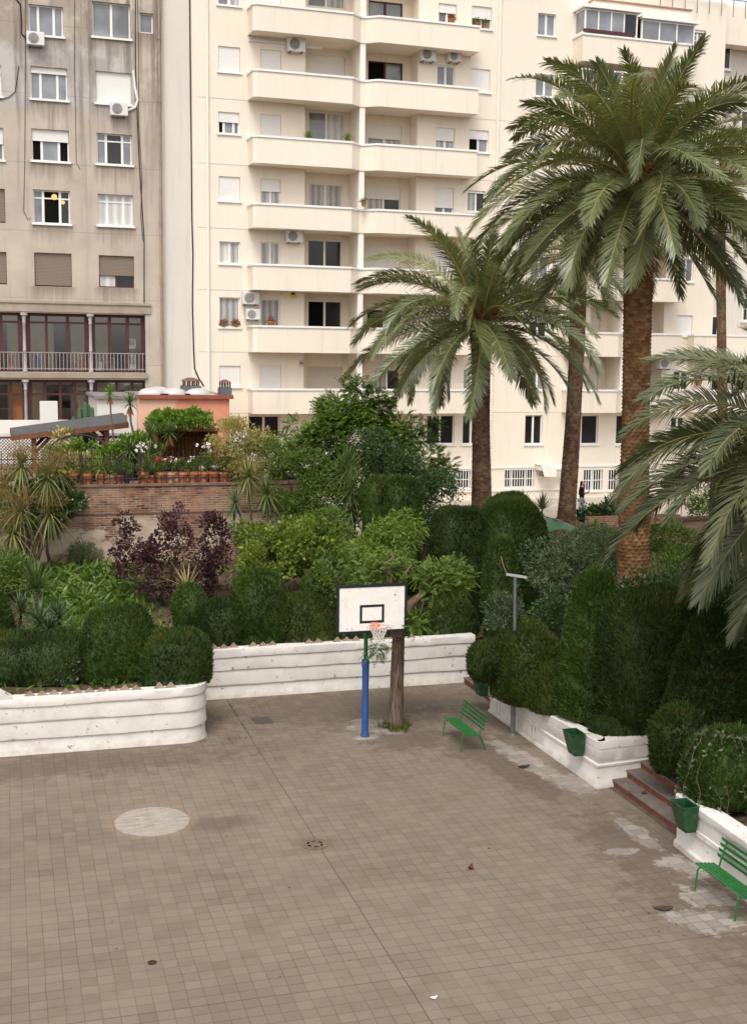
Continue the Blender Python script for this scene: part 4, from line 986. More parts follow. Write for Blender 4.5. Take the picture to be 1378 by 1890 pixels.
gal = build('gallery_back_wall', mb, M('pale_green_interior', (.36,.35,.24), .9, .12, 1, .1), ob)
mb = MB()
for u0, u1 in ((100,131),(206,236),(2,14)):
    q = frect(u0, 598, u1, 700, LY+GD); mb.box(q[0], LY+GD-.05, zs1+.01, q[1], LY+GD-.015, q[3])
for u0, u1 in ((85,112),(110,135),(-5,15)):
    q = frect(u0, 710, u1, 780, LY+GD); mb.box(q[0], LY+GD-.05, zbase+.03, q[1], LY+GD-.015, q[3])
build('dark_doorway', mb, opening, ob)
mb = MB(); q = frect(20, 715, 42, 775, LY+.6); mb.box(q[0], LY+.6, zbase+.03, q[1], LY+.64, zs0-.3); build('orange_blind', mb, M('orange_blind', (.42,.15,.03), .8), ob)
# wooden gallery frames just behind the columns
def gframe(z0, z1, ztr, cols, name='gallery_frame'):
    y = LY+.28; mb = MB()
    for u, w_ in cols:
        a = fac(u, 640, LY+.28)[0]; mb.box(a-w_/2, y, z0, a+w_/2, y+.09, z1)
    for z, h in ((z0, .08), (ztr, .09), (z1-.12, .12)): mb.box(oaL+.6, y+.006, z, g_r-.06, y+.084, z+h)
    fr = build(name, mb, maroon, ob)
    mb = MB(); mb.box(oaL+.6, y+.05, z0+.02, g_r-.08, y+.058, z1-.02); build('pane', mb, glass_cl, fr)
gframe(zs1+.004, z_c0-.004, fac(140, 598, LY)[1], ((3,.16),(39,.22),(52,.24),(87,.12),(126,.14),(162,.24),(173,.16),(203,.14),(236,.14),(265,.2),(-30,.2)))
gframe(zbase+.03, zs0-.004, fac(140, 730, LY)[1], ((18,.14),(44,.2),(54,.2),(82,.12),(110,.12),(137,.14),(163,.2),(174,.2),(215,.1),(243,.12),(265,.1),(-25,.2)))
for u in (46, 168):
    a = fac(u, 640, LY)[0]; mb = MB()
    for z0, z1 in ((zs1, z_c0-.002), (zbase, zs0-.002)):
        h = z1-z0; mb.lathe([(.11,0),(.11,.12),(.075,.2),(.07,h*.36),(.085,h*.37),(.068,h*.40),(.062,h-.45),(.085,h-.42),(.07,h-.34),(.10,h-.12),(.16,h-.1),(.16,h)], 14, (a, LY+.05, z0))
    build('column', mb, M('pale_iron_column', (.40,.385,.37), .6, .1, 5), ob, smooth=True)
mb = MB(); zr0, zr1 = fac(140, 684, LY)[1], fac(140, 652, LY)[1]; a = oaL+.6
while a < g_r: mb.box(a-.012, LY-.03, zr0, a+.012, LY-.006, zr1); a += .155
mb.box(oaL+.6, LY-.035, zr1, g_r, LY-.002, zr1+.03); mb.box(oaL+.6, LY-.035, zr0+.06, g_r, LY-.002, zr0+.09); build('railing', mb, M('pale_railing', (.36,.31,.30), .6, .15), ob)
for (u0, v0, u1, v1, col) in ((234,626,250,643,(.6,.58,.55)),(236,655,250,682,(.6,.58,.55)),(64,655,74,678,(.06,.13,.32)),(15,655,26,684,(.33,.17,.07)),(200,660,212,686,(.35,.2,.1)),(172,668,188,684,(.62,.6,.56)),(145,662,160,686,(.35,.12,.1))):
    q = frect(u0, v0, u1, v1, LY+1.0); mb = MB()
    mb.box(q[0], LY+.9, q[2], q[1], LY+1.2, q[3]); mb.box(q[0]+.04, LY+.885, q[2]+(q[3]-q[2])*.35, q[1]-.04, LY+.897, q[3]-.04, 1)
    o = build('storage_cabinet', mb, [M('cabinet_%d' % u0, col, .6), M('cabinet_front_%d' % u0, mul(col, .5), .6)]); o.matrix_world = Matrix.Translation(vec(F0)) @ Matrix.Rotation(FROT, 4, 'Z')
    tag(o, {234:'pale shelf unit high in the right gallery bay',236:'pale cabinet low in the right gallery bay',64:'blue chair back behind the middle gallery railing',15:'brown wooden box behind the left gallery railing',200:'brown sideboard behind the right gallery railing',172:'white box just right of the second gallery column',145:'reddish brown trunk just left of the second gallery column'}[u0], 'cabinet')
# ceiling lamps of the lit room
for u, v, s in ((101, 363, .13), (117, 373, .09)):
    p = fac(u, v, LY+.0); mb = MB(); mb.lathe([(.0,-s),(s*.7,-s*.7),(s,0),(s*.7,s*.7),(0,s)], 12, (0,0,0))
    m = newmat('lit_lamp_globe'); t = NT(m); e = t.n('ShaderNodeEmission'); e.inputs[0].default_value = (1,.55,.2,1); e.inputs[1].default_value = .8; oo = t.n('ShaderNodeOutputMaterial'); t.t.links.new(e.outputs[0], oo.inputs[0])
    w_ = fw(p[0], LY+.12, p[1]); o = build('lit_lamp', mb, m, loc=w_, smooth=True); tag(o, {101:'larger warm glowing globe lamp in the open window of the old building',117:'smaller warm glowing lamp in the right pane of the open window'}[u], 'lamp')
# pipes and cables on the facades
a = fac(296, 350, LY)[0]; mb = MB(); mb.tube([(a, LY-.08, zbase),(a, LY-.08, ZT+4)], .055, 8)
for z in np.arange(zbase, ZT+3, 2.6): mb.lathe([(.075,z),(.075,z+.14)], 8, (a, LY-.08, 0))
build('downpipe', mb, M('old_pipe', (.33,.26,.19), .8, .2), ob, smooth=True)
def cable(label, pts, r=.025, col=None, y=0.0):
    mb = MB(); Q = []
    for (u, v) in pts: a, z = fac(u, v, y); Q.append(vec(fw(a, y-.03, z)))
    base = Q[-1]; mb.tube([q-base for q in Q], r, 6); o = build('cable', mb, col or M('black_cable', (.018,.016,.016), .6), loc=base); tag(o, label, 'cable')
cable('thick black cable running down the pale strip between the two buildings', [(350,-30),(351,100),(352,200),(353,280),(354,400),(356,470),(355,560),(357,640),(359,680),(366,697),(376,712)], .030)
cable('black cable bundle down the right part of the old building', [(250,-20),(250,120),(254,230),(257,300),(262,380),(266,440),(266,560),(268,700)], .020, None, LY)
cable('second thin cable beside the bundle on the old building', [(254,-20),(256,140),(256,230),(262,330),(260,400),(264,445)], .011, None, LY)
cable('thin wire hanging in the left part of the old building', [(47,-20),(47,160),(46,300),(44,390),(52,405),(58,402)], .010, None, LY)
cable('thin wire down the middle of the old building', [(138,-20),(138,130),(140,230),(141,300),(148,312)], .009, None, LY)
cable('black curved cable at the top left of the old building', [(28,-4),(38,8),(40,40),(40,62),(49,72)], .026, None, LY)
cable('dark looped cable near the left edge of the old building', [(0,184),(16,180),(28,170),(33,140),(35,122)], .015, None, LY)
cable('white conduit beside the wall-hung cooling unit on the old building', [(246,130),(249,160),(254,185),(250,198),(236,204)], .05, whitepaint, LY)
# ---- air conditioners
def ac(label, u, v, wpx, y, dep_=.32, side=False):
    sc = 56.8/FOC; W_ = wpx*sc/1.05; H_ = W_*.74; a, z = fac(u, v, y-dep_)
    t = thing('air_conditioner', label, 'air conditioner', fw(a, y, z), FROT, 'outdoor cooling units on the facades')
    mb = MB(); mb.box(-W_/2, -dep_-.08, -H_/2, W_/2, -.08, H_/2); build('casing', mb, ac_white, t, bevel=.015)
    mb = MB(); mb.lathe([(H_*.40,0),(H_*.40,.012)], 24); mb.v = [(x-W_*.12, -dep_-.081-zz, yy) for x, yy, zz in mb.v]; g = build('fan_grille', mb, ac_dark, t)
    mb = MB()
    for k in range(1, 5): mb.tube([(-W_*.12+H_*.09*k*math.cos(q), -dep_-.098, H_*.09*k*math.sin(q)) for q in np.linspace(0, 2*PI, 17)], .008, 4, cap=False)
    build('fan_guard', mb, ac_white, g)
    for s in (-1, 1):
        mb = MB(); mb.bar((s*W_*.32, 0, -H_/2-.03), (s*W_*.32, -dep_-.1, -H_/2-.03), .04, .04); build('bracket', mb, steel, t)
for a_ in (('white cooling unit under the top left window of the old building', 66, 71, 30, LY),('white cooling unit below the closed white shutter of the old building', 220, 201, 31, LY),
  ('largest cooling unit, under the topmost balcony left of its window', 547, 82, 34, 0),('left one of the paired cooling units under the top right balcony', 790, 101, 31, 0),('right one of the paired cooling units under the top right balcony', 839, 104, 27, 0),
  ('cooling unit above the dark sliding door in the middle of the cream block', 543, 436, 31, 0),('upper cooling unit of the two stacked beside the curtained window', 463, 550, 32, 0),('lower cooling unit of the two stacked beside the curtained window', 467, 580, 27, 0),
  ('cooling unit under a balcony to the right of the tallest palm trunk', 1227, 671, 30, 0)): ac(*a_)
mb = MB(); q0, q1 = fac(458, 74, 0), fac(594, 88, 0)
mb.bar((q0[0],-.03,q0[1]),(q1[0]-1.0,-.03,q0[1]),.05,.11); mb.bar((q1[0]-.75,-.03,q0[1]-.05),(q1[0],-.03,q0[1]-.05),.05,.11); o = build('pipe_cover', mb, ac_white); o.matrix_world = Matrix.Translation(vec(F0)) @ Matrix.Rotation(FROT, 4, 'Z'); tag(o, 'white pipe cover strip beside the topmost cooling unit', 'pipe cover')
# ---- vent hood by the ground floor
q = fac(1012, 868, -.5); vt = thing('vent_hood', 'boxy white ventilation duct with a round pipe on the ground floor wall', 'vent', fw(q[0], 0, q[1]), FROT)
mb = MB(); mb.add([(-.35,-.03,-.3),(.3,-.03,-.3),(.3,-.03,.28),(-.55,-.03,.28),(-.35,-.75,-.3),(.3,-.75,-.3),(.3,-.75,.28),(-.55,-.75,.28)], [(0,1,2,3),(7,6,5,4),(0,4,5,1),(1,5,6,2),(2,6,7,3)]); mb.box(-.50,-.7,.0,-.47,-.08,.24); build('duct', mb, cream_trim, vt)
mb = MB(); mb.tube([(.3,-.4,.08),(.95,-.4,.08),(1.05,-.4,.06)], .17, 16); build('pipe', mb, whitepaint, vt, smooth=True)
# small alarm signs
for u, v, wv, h_, c1, c2, lab in ((541, 545, 8, 10, (.75,.55,.04), (.03,.03,.03), 'small yellow and black alarm plate beside the recessed door'),(556, 671, 8, 13, (.6,.55,.5), (.45,.05,.04), 'small pale and red alarm plate lower on the cream wall')):
    q = frect(u-wv/2, v-h_/2, u+wv/2, v+h_/2); s = thing('alarm_sign', lab, 'sign', fw((q[0]+q[1])/2, 0, (q[2]+q[3])/2), FROT); W_, H_ = (q[1]-q[0])/2, (q[3]-q[2])/2
    mb = MB(); mb.box(-W_,-.03,-H_,W_,-.002,H_); build('plate', mb, M('plate_%d' % u, c1, .5), s)
    mb = MB(); mb.box(-W_*.8,-.036,H_*.15 if u == 541 else -H_*.2,W_*.8,-.031,H_*.9 if u == 541 else H_*.3); build('band', mb, M('band_%d' % u, c2, .5), s)
# ------------------------------------------------------------------ terrace: brick wall, shed, canopy, fences
WY = 41.5
zb1 = P(270, 897, 40.6)[2]; zb0 = P(270, 1045, 40.6)[2]; zmid = P(150, 957, 40.4)[2]
bx0, bx1 = -12.0, P(600, 900, 41.5)[0]
mb = MB(); mb.box(bx0, WY, zb0-1.5, bx1, WY+.45, zb1-.07); mb.box(bx1-.4, WY+.45, zb0-1.5, bx1, 47, zb1-.07); bwl = build('brick_wall', mb, brickwallmat(zb0, zmid)); tag(bwl, 'tall old brick terrace wall with crumbling plaster, under the row of flower pots', 'wall')
mb = MB(); mb.box(bx0, WY-.05, zb1-.07, bx1+.03, WY+.5, zb1); build('coping', mb, M('brick_coping', (.19,.12,.085), .9, .35, 5, .4, 40), bwl)
TZ = zb1-.03
mb = MB(); mb.box(bx0, WY+.5, TZ-.3, bx1-.41, 55.6, TZ); tag(build('terrace_floor', mb, M('terrace_paving', (.28,.2,.14), .9, .2, 2, .2, 40)), kind='structure')
# salmon roof shed
SD = 49.0
sf = [P(255, 800, SD), P(433, 800, SD+.0)]
sx0, sx1 = sf[0][0], P(432, 790, SD)[0]; sy = P(255, 800, SD)[1]; sz1 = P(350, 735, SD)[2]
sh = thing('roof_shed', 'flat roofed salmon and white annexe with skylight domes, behind the terrace', 'building', (sx0, sy, TZ))
hh = sz1-TZ; wd_ = sx1-sx0; wl0 = P(180, 800, SD)[0]-sx0
mb = MB(); mb.box(0, 0, -.5, wd_, 5.6, hh); build('wall', mb, salmon, sh)
mb = MB(); mb.box(wl0, .35, -.5, -.003, 5.6, hh-.05); build('white_wall', mb, M('white_annexe_render', (.68,.65,.61), .9, .08, 1), sh)
mb = MB(); mb.box(wl0-.12, .2, hh-.05, -.01, 5.7, hh+.06); mb.box(-.005, -.1, hh, wd_+.1, 5.7, hh+.10); rf = build('roof', mb, M('roof_felt', (.22,.205,.19), .9, .2, 2), sh)
mb = MB(); mb.box(-.02, -.14, hh-.04, wd_+.15, -.102, hh+.12); build('roof_edge', mb, M('rust_red_edge', (.30,.085,.05), .8), rf)
for fx in (.28, .95, 1.7, .6):
    yy = .9 if fx != .6 else 2.6
    mb = MB(); n = 14; rx, ry, hz = .55, .5, .30
    for i in range(5): pass
    prof = [(math.cos(q), math.sin(q)) for q in np.linspace(0, PI/2-.05, 6)]
    mb.lathe([(c, s_*.24) for c, s_ in prof], 20, (0,0,0)); mb.v = [(fx*1.3+.3+x*rx, yy+y*ry, hh+.15+z) for x, y, z in mb.v]; mb.box(fx*1.3+.3-rx-.05, yy-ry-.05, hh+.10, fx*1.3+.3+rx+.05, yy+ry+.05, hh+.15); build('skylight', mb, skylight, sh, smooth=True)
mb = MB(); mb.box(wl0-.05, 2.2, .1, wl0-.002, 3.0, 2.1); build('door', mb, opening, sh); mb = MB(); mb.box(wl0+.05, .345, .0, wl0+.35, .349, 1.7); build('door', mb, opening, sh)
for ux in (.62, 1.1):
    mb = MB(); mb.lathe([(.06,0),(.06,.06)], 10); mb.v = [(wl0+ux+x, .34-z, hh-.75+y) for x, y, z in mb.v]; build('wall_lamp', mb, steel, sh)
for u, v, wpx, hpx, big in ((352, 717, 34, 26, True), (415, 728, 20, 20, False)):
    c = P(u, v, SD+1.5); t_ = thing('chimney', {True:'wide grey chimney with a rusty pitched cowl on the annexe roof', False:'small grey chimney with a rusty cowl at the right end of the annexe roof'}[big], 'chimney', (c[0], c[1], sz1+.10)); s = (SD+1.5)/FOC; W_ = wpx*s/2
    mb = MB(); mb.box(-W_, -.4, 0, W_, .4, .36 if big else .3); build('base', mb, M('grey_chimney', (.13,.13,.135), .9), t_)
    mb = MB(); z0 = .36 if big else .3
    for i in (-.7, -.2, .3, .75): mb.box(W_*i-.03, -.3, z0, W_*i+.03, -.24, z0+.2); mb.box(W_*i-.03, .24, z0, W_*i+.03, .3, z0+.2)
    mb.add([(-W_*1.0,-.42,z0+.2),(W_*1.0,-.42,z0+.2),(W_*1.0,.42,z0+.2),(-W_*1.0,.42,z0+.2),(-W_*.35,0,z0+.33),(W_*.35,0,z0+.33)], [(0,1,5,4),(2,3,4,5),(1,2,5),(3,0,4),(3,2,1,0)]); build('cowl', mb, M('rusty_cowl', (.17,.085,.06), .8, .3, 6), t_)
# white parapet walls in front of the lower gallery
WD = 48.0
def plank(label, u0, v0, u1, v1, d, th, mat, name, cat, zlo=None):
    p, q = P(u0, v0, d), P(u1, v0, d); z0 = P((u0+u1)/2, v1, d)[2] if zlo is None else zlo
    mb = MB(); mb.box(0, 0, z0-p[2], q[0]-p[0], th, 0); o = build(name, mb, mat, loc=(p[0], p[1], p[2])); return tag(o, label, cat)
plank('low white parapet wall on the left of the terrace, under the wooden gallery', -40, 776, 178, 812, WD, .25, M('white_parapet', (.72,.69,.65), .9, .06, 1), 'parapet_wall', 'wall', TZ)
plank('square white chimney block standing up from the parapet', 74, 741, 107, 778, WD-.4, .5, M('white_block', (.70,.67,.63), .9, .06, 1), 'chimney_block', 'chimney', TZ)
plank('long low pale wall behind the dark lattice, below the felt roof', 0, 800, 240, 812, 46.6, .2, M('pale_low_wall', (.64,.61,.57), .9, .06, 1), 'low_wall', 'wall', P(100, 812, 46.6)[2])
# lattice fence
p, q = P(-20, 808, 45.6), P(240, 808, 45.6); lf_ = thing('lattice_fence', 'dark brown diamond lattice fence at the back of the terrace', 'fence', (p[0], p[1], TZ)); W_ = q[0]-p[0]; H_ = p[2]-TZ
mb = MB(); s = .12; x = -H_
while x < W_:
    for sg in (1, -1):
        a, b = max(0, x), min(W_, x+H_)
        if b > a:
            za, zb = (a-x, b-x) if sg > 0 else (H_-(a-x), H_-(b-x)); mb.bar((a, .02*sg, za), (b, .02*sg, zb), .02, .048, up=(0,1,0))
    x += s
build('lattice', mb, M('dark_lattice', (.060,.030,.024), .8), lf_)
mb = MB(); mb.box(0,-.04,H_-.03,W_,.06,H_+.04); mb.box(0,-.04,-.02,W_,.06,.05); build('rail', mb, M('lattice_rail', (.11,.055,.04), .8), lf_)
# felt roofed timber shelter
c4 = [P(22, 803, 44.0), P(236, 779, 44.6), P(231, 763, 47.6), P(15, 789, 47.0)]
c4 = [P(24, 806, 44.0), P(236, 783, 44.6), P(226, 764, 47.2), P(20, 792, 46.2)]
sb = thing('timber_shelter', 'timber shelter with a sloping grey felt roof at the left of the terrace', 'shelter', (c4[0][0], c4[0][1], TZ)); b0 = np.array([c4[0][0], c4[0][1], TZ])
V = [p-b0 for p in c4]; mb = MB(); n_ = np.cross(V[1]-V[0], V[3]-V[0]); n_ /= np.linalg.norm(n_); mb.add([v+n_*.05 for v in V]+[v-n_*.03 for v in V], [(0,1,2,3),(7,6,5,4),(0,4,5,1),(1,5,6,2),(2,6,7,3),(3,7,4,0)]); build('roof', mb, slate, sb)
mb = MB()
for i in range(4): mb.bar(V[i]-n_*.05, V[(i+1) % 4]-n_*.05, .07, .17)
mb.bar((V[0]*.65+V[1]*.35)-n_*.1, (V[3]*.65+V[2]*.35)-n_*.1, .06, .1); build('fascia', mb, wood, sb)
for a_, b_ in ((.18,.1),(.82,.1),(.2,.85),(.85,.85)):
    p = (V[0]*(1-a_)+V[1]*a_)*(1-b_)+(V[3]*(1-a_)+V[2]*a_)*b_; mb = MB(); mb.box(p[0]-.08, p[1]-.08, 0, p[0]+.08, p[1]+.08, p[2]-.05); mb.bar((p[0], p[1], p[2]-.75), (p[0]+(.6 if a_ < .5 else -.6), p[1], p[2]-.1), .08, .1); build('post', mb, wood, sb)
# vine canopy with an ochre back wall and grille
pc0, pc1 = P(292, 900, 44.3), P(392, 900, 44.3)
oc = thing('terrace_alcove', 'ochre alcove wall with a dark iron grille under the climbing vine', 'alcove', (pc0[0], pc0[1], TZ)); W_ = pc1[0]-pc0[0]
mb = MB(); mb.box(0, 1.3, 0, W_+.3, 1.5, 1.65); mb.box(W_+.15, 0, 0, W_+.3, 1.3, 1.6); mb.box(-.15, 0, 0, 0, 1.3, 1.6); build('back_wall', mb, ochre, oc); mb = MB(); mb.box(-.2, -.1, 1.6, W_+.35, 1.5, 1.7); build('roof', mb, wood, oc)
mb = MB()
for i in range(15): x = .05+i*W_/14; mb.box(x-.014, 1.1, .0, x+.014, 1.13, 1.55)
mb.box(0, 1.09, 1.35, W_, 1.14, 1.39); mb.box(0, 1.09, .3, W_, 1.14, .34); build('grille', mb, iron, oc)
mb = MB(); mb.box(.1, .5, .42, W_*.6, .9, .5); mb.box(.15, .55, 0, .22, .85, .42); mb.box(W_*.6-.12, .55, 0, W_*.6-.05, .85, .42); tb = build('garden_bench', mb, wood, loc=(pc0[0], pc0[1], TZ)); tag(tb, 'low brown timber bench inside the ochre alcove', 'bench')
# iron railing on the brick wall
fr = thing('iron_railing', 'thin rusty iron railing along the brick wall top, behind and between the pots', 'railing', (-2.5, WY+.12, zb1)); x1 = P(440, 890, 41)[0]+2.5
mb = MB(); x = 0.0
while x < x1: mb.box(x-.011, -.011, 0, x+.011, .011, 1.02+.12*(int(x/.19) % 2)); x += .19
for i in range(4): xx = 1.0+i*1.9; mb.box(xx-.025, -.025, 0, xx+.025, .025, 1.25)
build('bars', mb, iron, fr); mb = MB(); mb.box(0,-.016,.84,x1,.016,.872); mb.box(0,-.016,.17,x1,.016,.20); build('rails', mb, iron, fr)
mb = MB(); cA = P(145, 862, 40.9); mb.tube([(cA[0]+2.5+.95*math.cos(q), .05, 1.02+.62*math.sin(q)) for q in np.linspace(.35, PI-.1, 14)], .028, 6); build('arch', mb, iron, fr)
# low brick wall and tarp near the yard
pv = P(1085, 960, 45.5); mb = MB(); mb.box(0, 0, -1.2, 3.2, .3, .1); o = build('low_brick_wall', mb, brickwallmat(0, -9), loc=pv); tag(o, 'low reddish brick wall behind the ivy, right of the leaning palm', 'wall')
tc = P(1018, 968, 42.5); mb = MB(); k = 8; V = []
for j in range(k+1):
    for i in range(k+1):
        x, y = -1.0+2.0*i/k, -.9+1.8*j/k; V.append((x, y, .42*(1-abs(x)**1.3)*(1-.35*abs(y))+.03*math.sin(5*x+3*y)-.28*max(0, abs(y)-.5)))
mb.add(V, [(j*(k+1)+i, j*(k+1)+i+1, (j+1)*(k+1)+i+1, (j+1)*(k+1)+i) for j in range(k) for i in range(k)])
tp = thing('tarp_shelter', 'faded green tarp shelter showing above the hedge, beside the leaning palm', 'tarp', (tc[0], tc[1], tc[2]-.2)); build('sheet', mb, tarpm, tp, smooth=True)
mb = MB(); [mb.tube([(sx_, sy_, -1.6), (sx_, sy_, .0)], .03, 6) for sx_ in (-.9, .9) for sy_ in (-.8, .8)]; mb.tube([(0,-.9,.40),(0,.9,.40)], .025, 6); build('poles', mb, steel, tp)
# far small hoop and red striped barrier
q = P(1313, 866, 50); t_ = thing('far_basketball_hoop', 'small dark far backboard on a thin pole near the right edge, seen through palm fronds', 'basketball hoop', (q[0], q[1], YZ)); h_ = q[2]-YZ
mb = MB(); mb.tube([(0,0,0),(0,0,h_+.1)], .05, 8); build('pole', mb, iron, t_); mb = MB(); mb.box(-.45,-.08,h_-.2,.45,-.04,h_+.45); bd = build('backboard', mb, M('dark_board', (.05,.03,.03), .6), t_)
mb = MB()
for a in ((-.2,.0,.2,.03),(-.2,.25,.2,.28),(-.2,.03,-.17,.25),(.17,.03,.2,.25)): mb.box(a[0],-.09,h_+a[1],a[2],-.082,h_+a[3])
build('square', mb, whitepaint, bd); mb = MB(); mb.tube([(.2*math.cos(i*PI/8), -.3+.2*math.sin(i*PI/8), h_) for i in range(17)], .012, 5, cap=False); build('rim', mb, rim_paint, t_)
q = P(1295, 882, 51.5); mb = MB(); mb.box(-.9,0,-1.6,1.6,.1,-.14); mb.box(-.9,-.01,.1,1.6,.11,.42); mb.box(-.9,-.012,-.14,1.6,.112,.1,1); tag(build('striped_barrier', mb, [M('barrier_white', (.7,.55,.5), .7), M('barrier_red', (.5,.1,.08), .7)], loc=(q[0], q[1], q[2])), 'pale pink barrier with a red stripe near the far hoop', 'barrier')
# ------------------------------------------------------------------ palms
def frond(lf, c, az, el, L, bend, roll=0.0, nl=110, ll=.56, mw=.05, wpos=None):
    """one pinnate leaf: arching midrib with stiff leaflets in two ranks"""
    k = 16; f = np.linspace(0, 1, k+1); ang = el-bend*f**1.35; h = np.array([math.cos(az), math.sin(az), 0.0]); zz = np.array([0, 0, 1.0])
    sw = rng.normal()*.16
    st = np.array([h*math.cos(a)+zz*math.sin(a) for a in ang]); pts = np.array(c)+np.concatenate([[np.zeros(3)], np.cumsum((st[1:]+st[:-1])/2*(L/k), 0)])
    side = np.cross(zz, h); pts = pts+side*(sw*L*f**2)[:, None]
    T = np.gradient(pts, axis=0); T = unit(T); Sd = unit(np.cross(np.tile(zz, (k+1, 1))*1.0+h*.001, T)); 
    bad = np.abs(T[:, 2]) > .97; Sd[bad] = side; Sd = unit(Sd+0*T); Nn = np.cross(T, Sd)
    cr, sr = math.cos(roll), math.sin(roll); S2 = Sd*cr+Nn*sr; N2 = Nn*cr-Sd*sr
    # midrib: flat tapered strip with thickness
    w = mw*(1-f*.85); V = np.concatenate([pts-S2*w[:, None], pts+N2*w[:, None]*.6, pts+S2*w[:, None], pts-N2*w[:, None]*.4]); n = k+1
    Q = [(a*n+i, b*n+i, b*n+i+1, a*n+i+1) for a, b in ((0,1),(1,2),(2,3),(3,0)) for i in range(k)]
    lf.raw(V, Q, 1, rng.random())
    t = np.linspace(.10, .995, nl)**.95; ii = np.clip((t*k).astype(int), 0, k-1); fr = (t*k-ii)[:, None]
    def at_(A): return A[ii]*(1-fr)+A[ii+1]*fr
    Pp, Tt, Ss, Nv = at_(pts), unit(at_(T)), unit(at_(S2)), unit(at_(N2))
    prof = np.interp(t, [.1, .2, .42, .75, .93, 1.0], [.25, .7, 1, .86, .55, .38])*ll
    rb = rng.random()
    for sg in (-1, 1):
        a = np.radians(np.interp(t, [.1, .5, 1], [62, 52, 24]))+rng.normal(size=nl)*.11; v = np.radians(24)+rng.normal(size=nl)*.2
        D = unit(Tt*np.cos(a)[:, None]+(Ss*sg*np.cos(v)[:, None]+Nv*np.sin(v)[:, None])*np.sin(a)[:, None])
        rr = np.clip(.22+.45*rb+.38*(rng.random(nl)-.4), 0, 1)
        lf.blades(Pp, D, Nv+Ss*sg*-.35, prof*rng.uniform(.88, 1.1, nl), .027*ll/.56, .22, (.6, 1.0, .7), rr, 0)
def palm(label, base, crown, r0, L, nf, el_rng, leafm, seed, ll=.56, lean=None, skip=None, trunkm=None, nl=110, boot=.5, upright=0, fibre=True, power=.85):
    global rng
    rng = np.random.default_rng(seed); base = np.array(base, float); c = np.array(crown, float)
    root = thing('palm_tree', label, 'palm tree', base, group='tall palm trees')
    # trunk with rows of leaf scars
    H = c[2]-base[2]; row = .10; nr = int(H/row); ns = 15; seg = ns*4; rs = []; V = []; per = 3
    rows = nr*per
    for j in range(rows+1):
        f = j/rows; cen = base+(c-base)*f+(np.array(lean)*math.sin(PI*f) if lean is not None else 0)
        rad = r0*(1.18-.18*min(1, f*6))*(1-.14*f)+(.05*r0*math.sin(f*9))
        ph = (j % per)/per; rr_ = (j//per)
        th = np.arange(seg)/seg*2*PI; q = (th/(2*PI)*ns+.5*(rr_ % 2)) % 1.0
        bumpv = .115*r0*(1.0-ph)*np.clip(1.25-np.abs(q-.5)*2.2, 0, 1)+rng.normal(size=seg)*.012*r0
        rad_ = rad+bumpv; V.append(np.stack([cen[0]-base[0]+rad_*np.cos(th), cen[1]-base[1]+rad_*np.sin(th), np.full(seg, cen[2]-base[2])], 1))
    V = np.concatenate(V); Q = [(j*seg+i, j*seg+(i+1) % seg, (j+1)*seg+(i+1) % seg, (j+1)*seg+i) for j in range(rows) for i in range(seg)]
    rn = np.repeat(rng.random(nr*ns+ns), 1)
    fr_ = np.array([rn[(j//per)*ns+int((i/seg*ns+.5*((j//per) % 2)) % ns)] for j in range(rows) for i in range(seg)])
    npmesh('trunk', V, Q, [], trunkm, root, fr_)
    # fibrous crown base with cut stubs
    mb = MB(); b0 = c-base; mb.lathe([(r0*.8,-1.1*boot-.2),(r0*1.15,-.75*boot),(r0*1.35,-.3*boot),(r0*1.15,.2*boot),(r0*.5,.9*boot)], 16, b0)
    for i in range(46):
        a = i*2.4; z = -.8*boot+.028*i*boot; d = Vector((math.cos(a), math.sin(a), .55+.012*i)); p = Vector(b0)+Vector((0, 0, z))+d*r0*.8
        mb.bar(p, p+d*(.30+.008*i)*(.7+boot*.4), .09, .05)
    build('crown_base', mb, crownm, root)
    for i in range(nf):
        f = (i+.5)/nf; az = i*2.39996+rng.normal()*.12; el = math.radians(el_rng[0]+(el_rng[1]-el_rng[0])*f**power)+rng.normal()*.09
        if skip and skip(az % (2*PI), el): continue
        LL = L*(.72 if f < .12 else 1.0)*rng.uniform(.88, 1.06)*(1.0 if el > -.3 else .88); bend = math.radians(float(np.interp(math.degrees(el), [-45,0,35,58,74,86], [38,58,86,76,42,18])))*rng.uniform(.82, 1.18)
        lf = Leaf(); p = np.array([math.cos(az)*r0*.55, math.sin(az)*r0*.55, .12-.45*f*boot]); frond(lf, b0+p, az, el, LL, bend, rng.normal()*.5, nl, ll*rng.uniform(.9, 1.1)); lf.build('frond', [leafm, LM['rachis']], root)
    if fibre:
        lf = Leaf(); n = 500; d = rdir(n); d[:, 2] = np.abs(d[:, 2])*.6-.1; lf.blades(b0+d*r0*.9+np.array([0,0,.1]), unit(d+np.array([0,0,.5])), rdir(n), .55, .02, .5, (.7,.6)); lf.build('fibre', strawm, root)
    return root
def trunkmat(name, cols):
    m = newmat(name); t = NT(m); at = t.n('ShaderNodeAttribute'); at.attribute_name = 'rnd'; co = t.coord()
    n = t.noise(co, 1.1, 4); f = t.math('ADD', t.math('MULTIPLY', at.outputs['Fac'], .55), t.math('MULTIPLY', t.step(n, .3, .7), .45))
    c = t.ramp(f, [(0, cols[0]), (.5, cols[1]), (1, cols[2])]); x, y, z = t.xyz(co)
    s = t.noise(t.comb(t.math('MULTIPLY', x, 6.0), t.math('MULTIPLY', y, 6.0), t.math('MULTIPLY', z, 30.0)), 1.0, 3, .6)
    c = t.mix(t.step(s, .5, .75), c, cols[0]); t.finish(c, .95, t.noise(co, 30, 3), .7, .02, .1); return m
strawm = leafmat('palm_fibre', [(.16,.075,.03),(.30,.16,.07),(.42,.25,.12)], .9, .1)
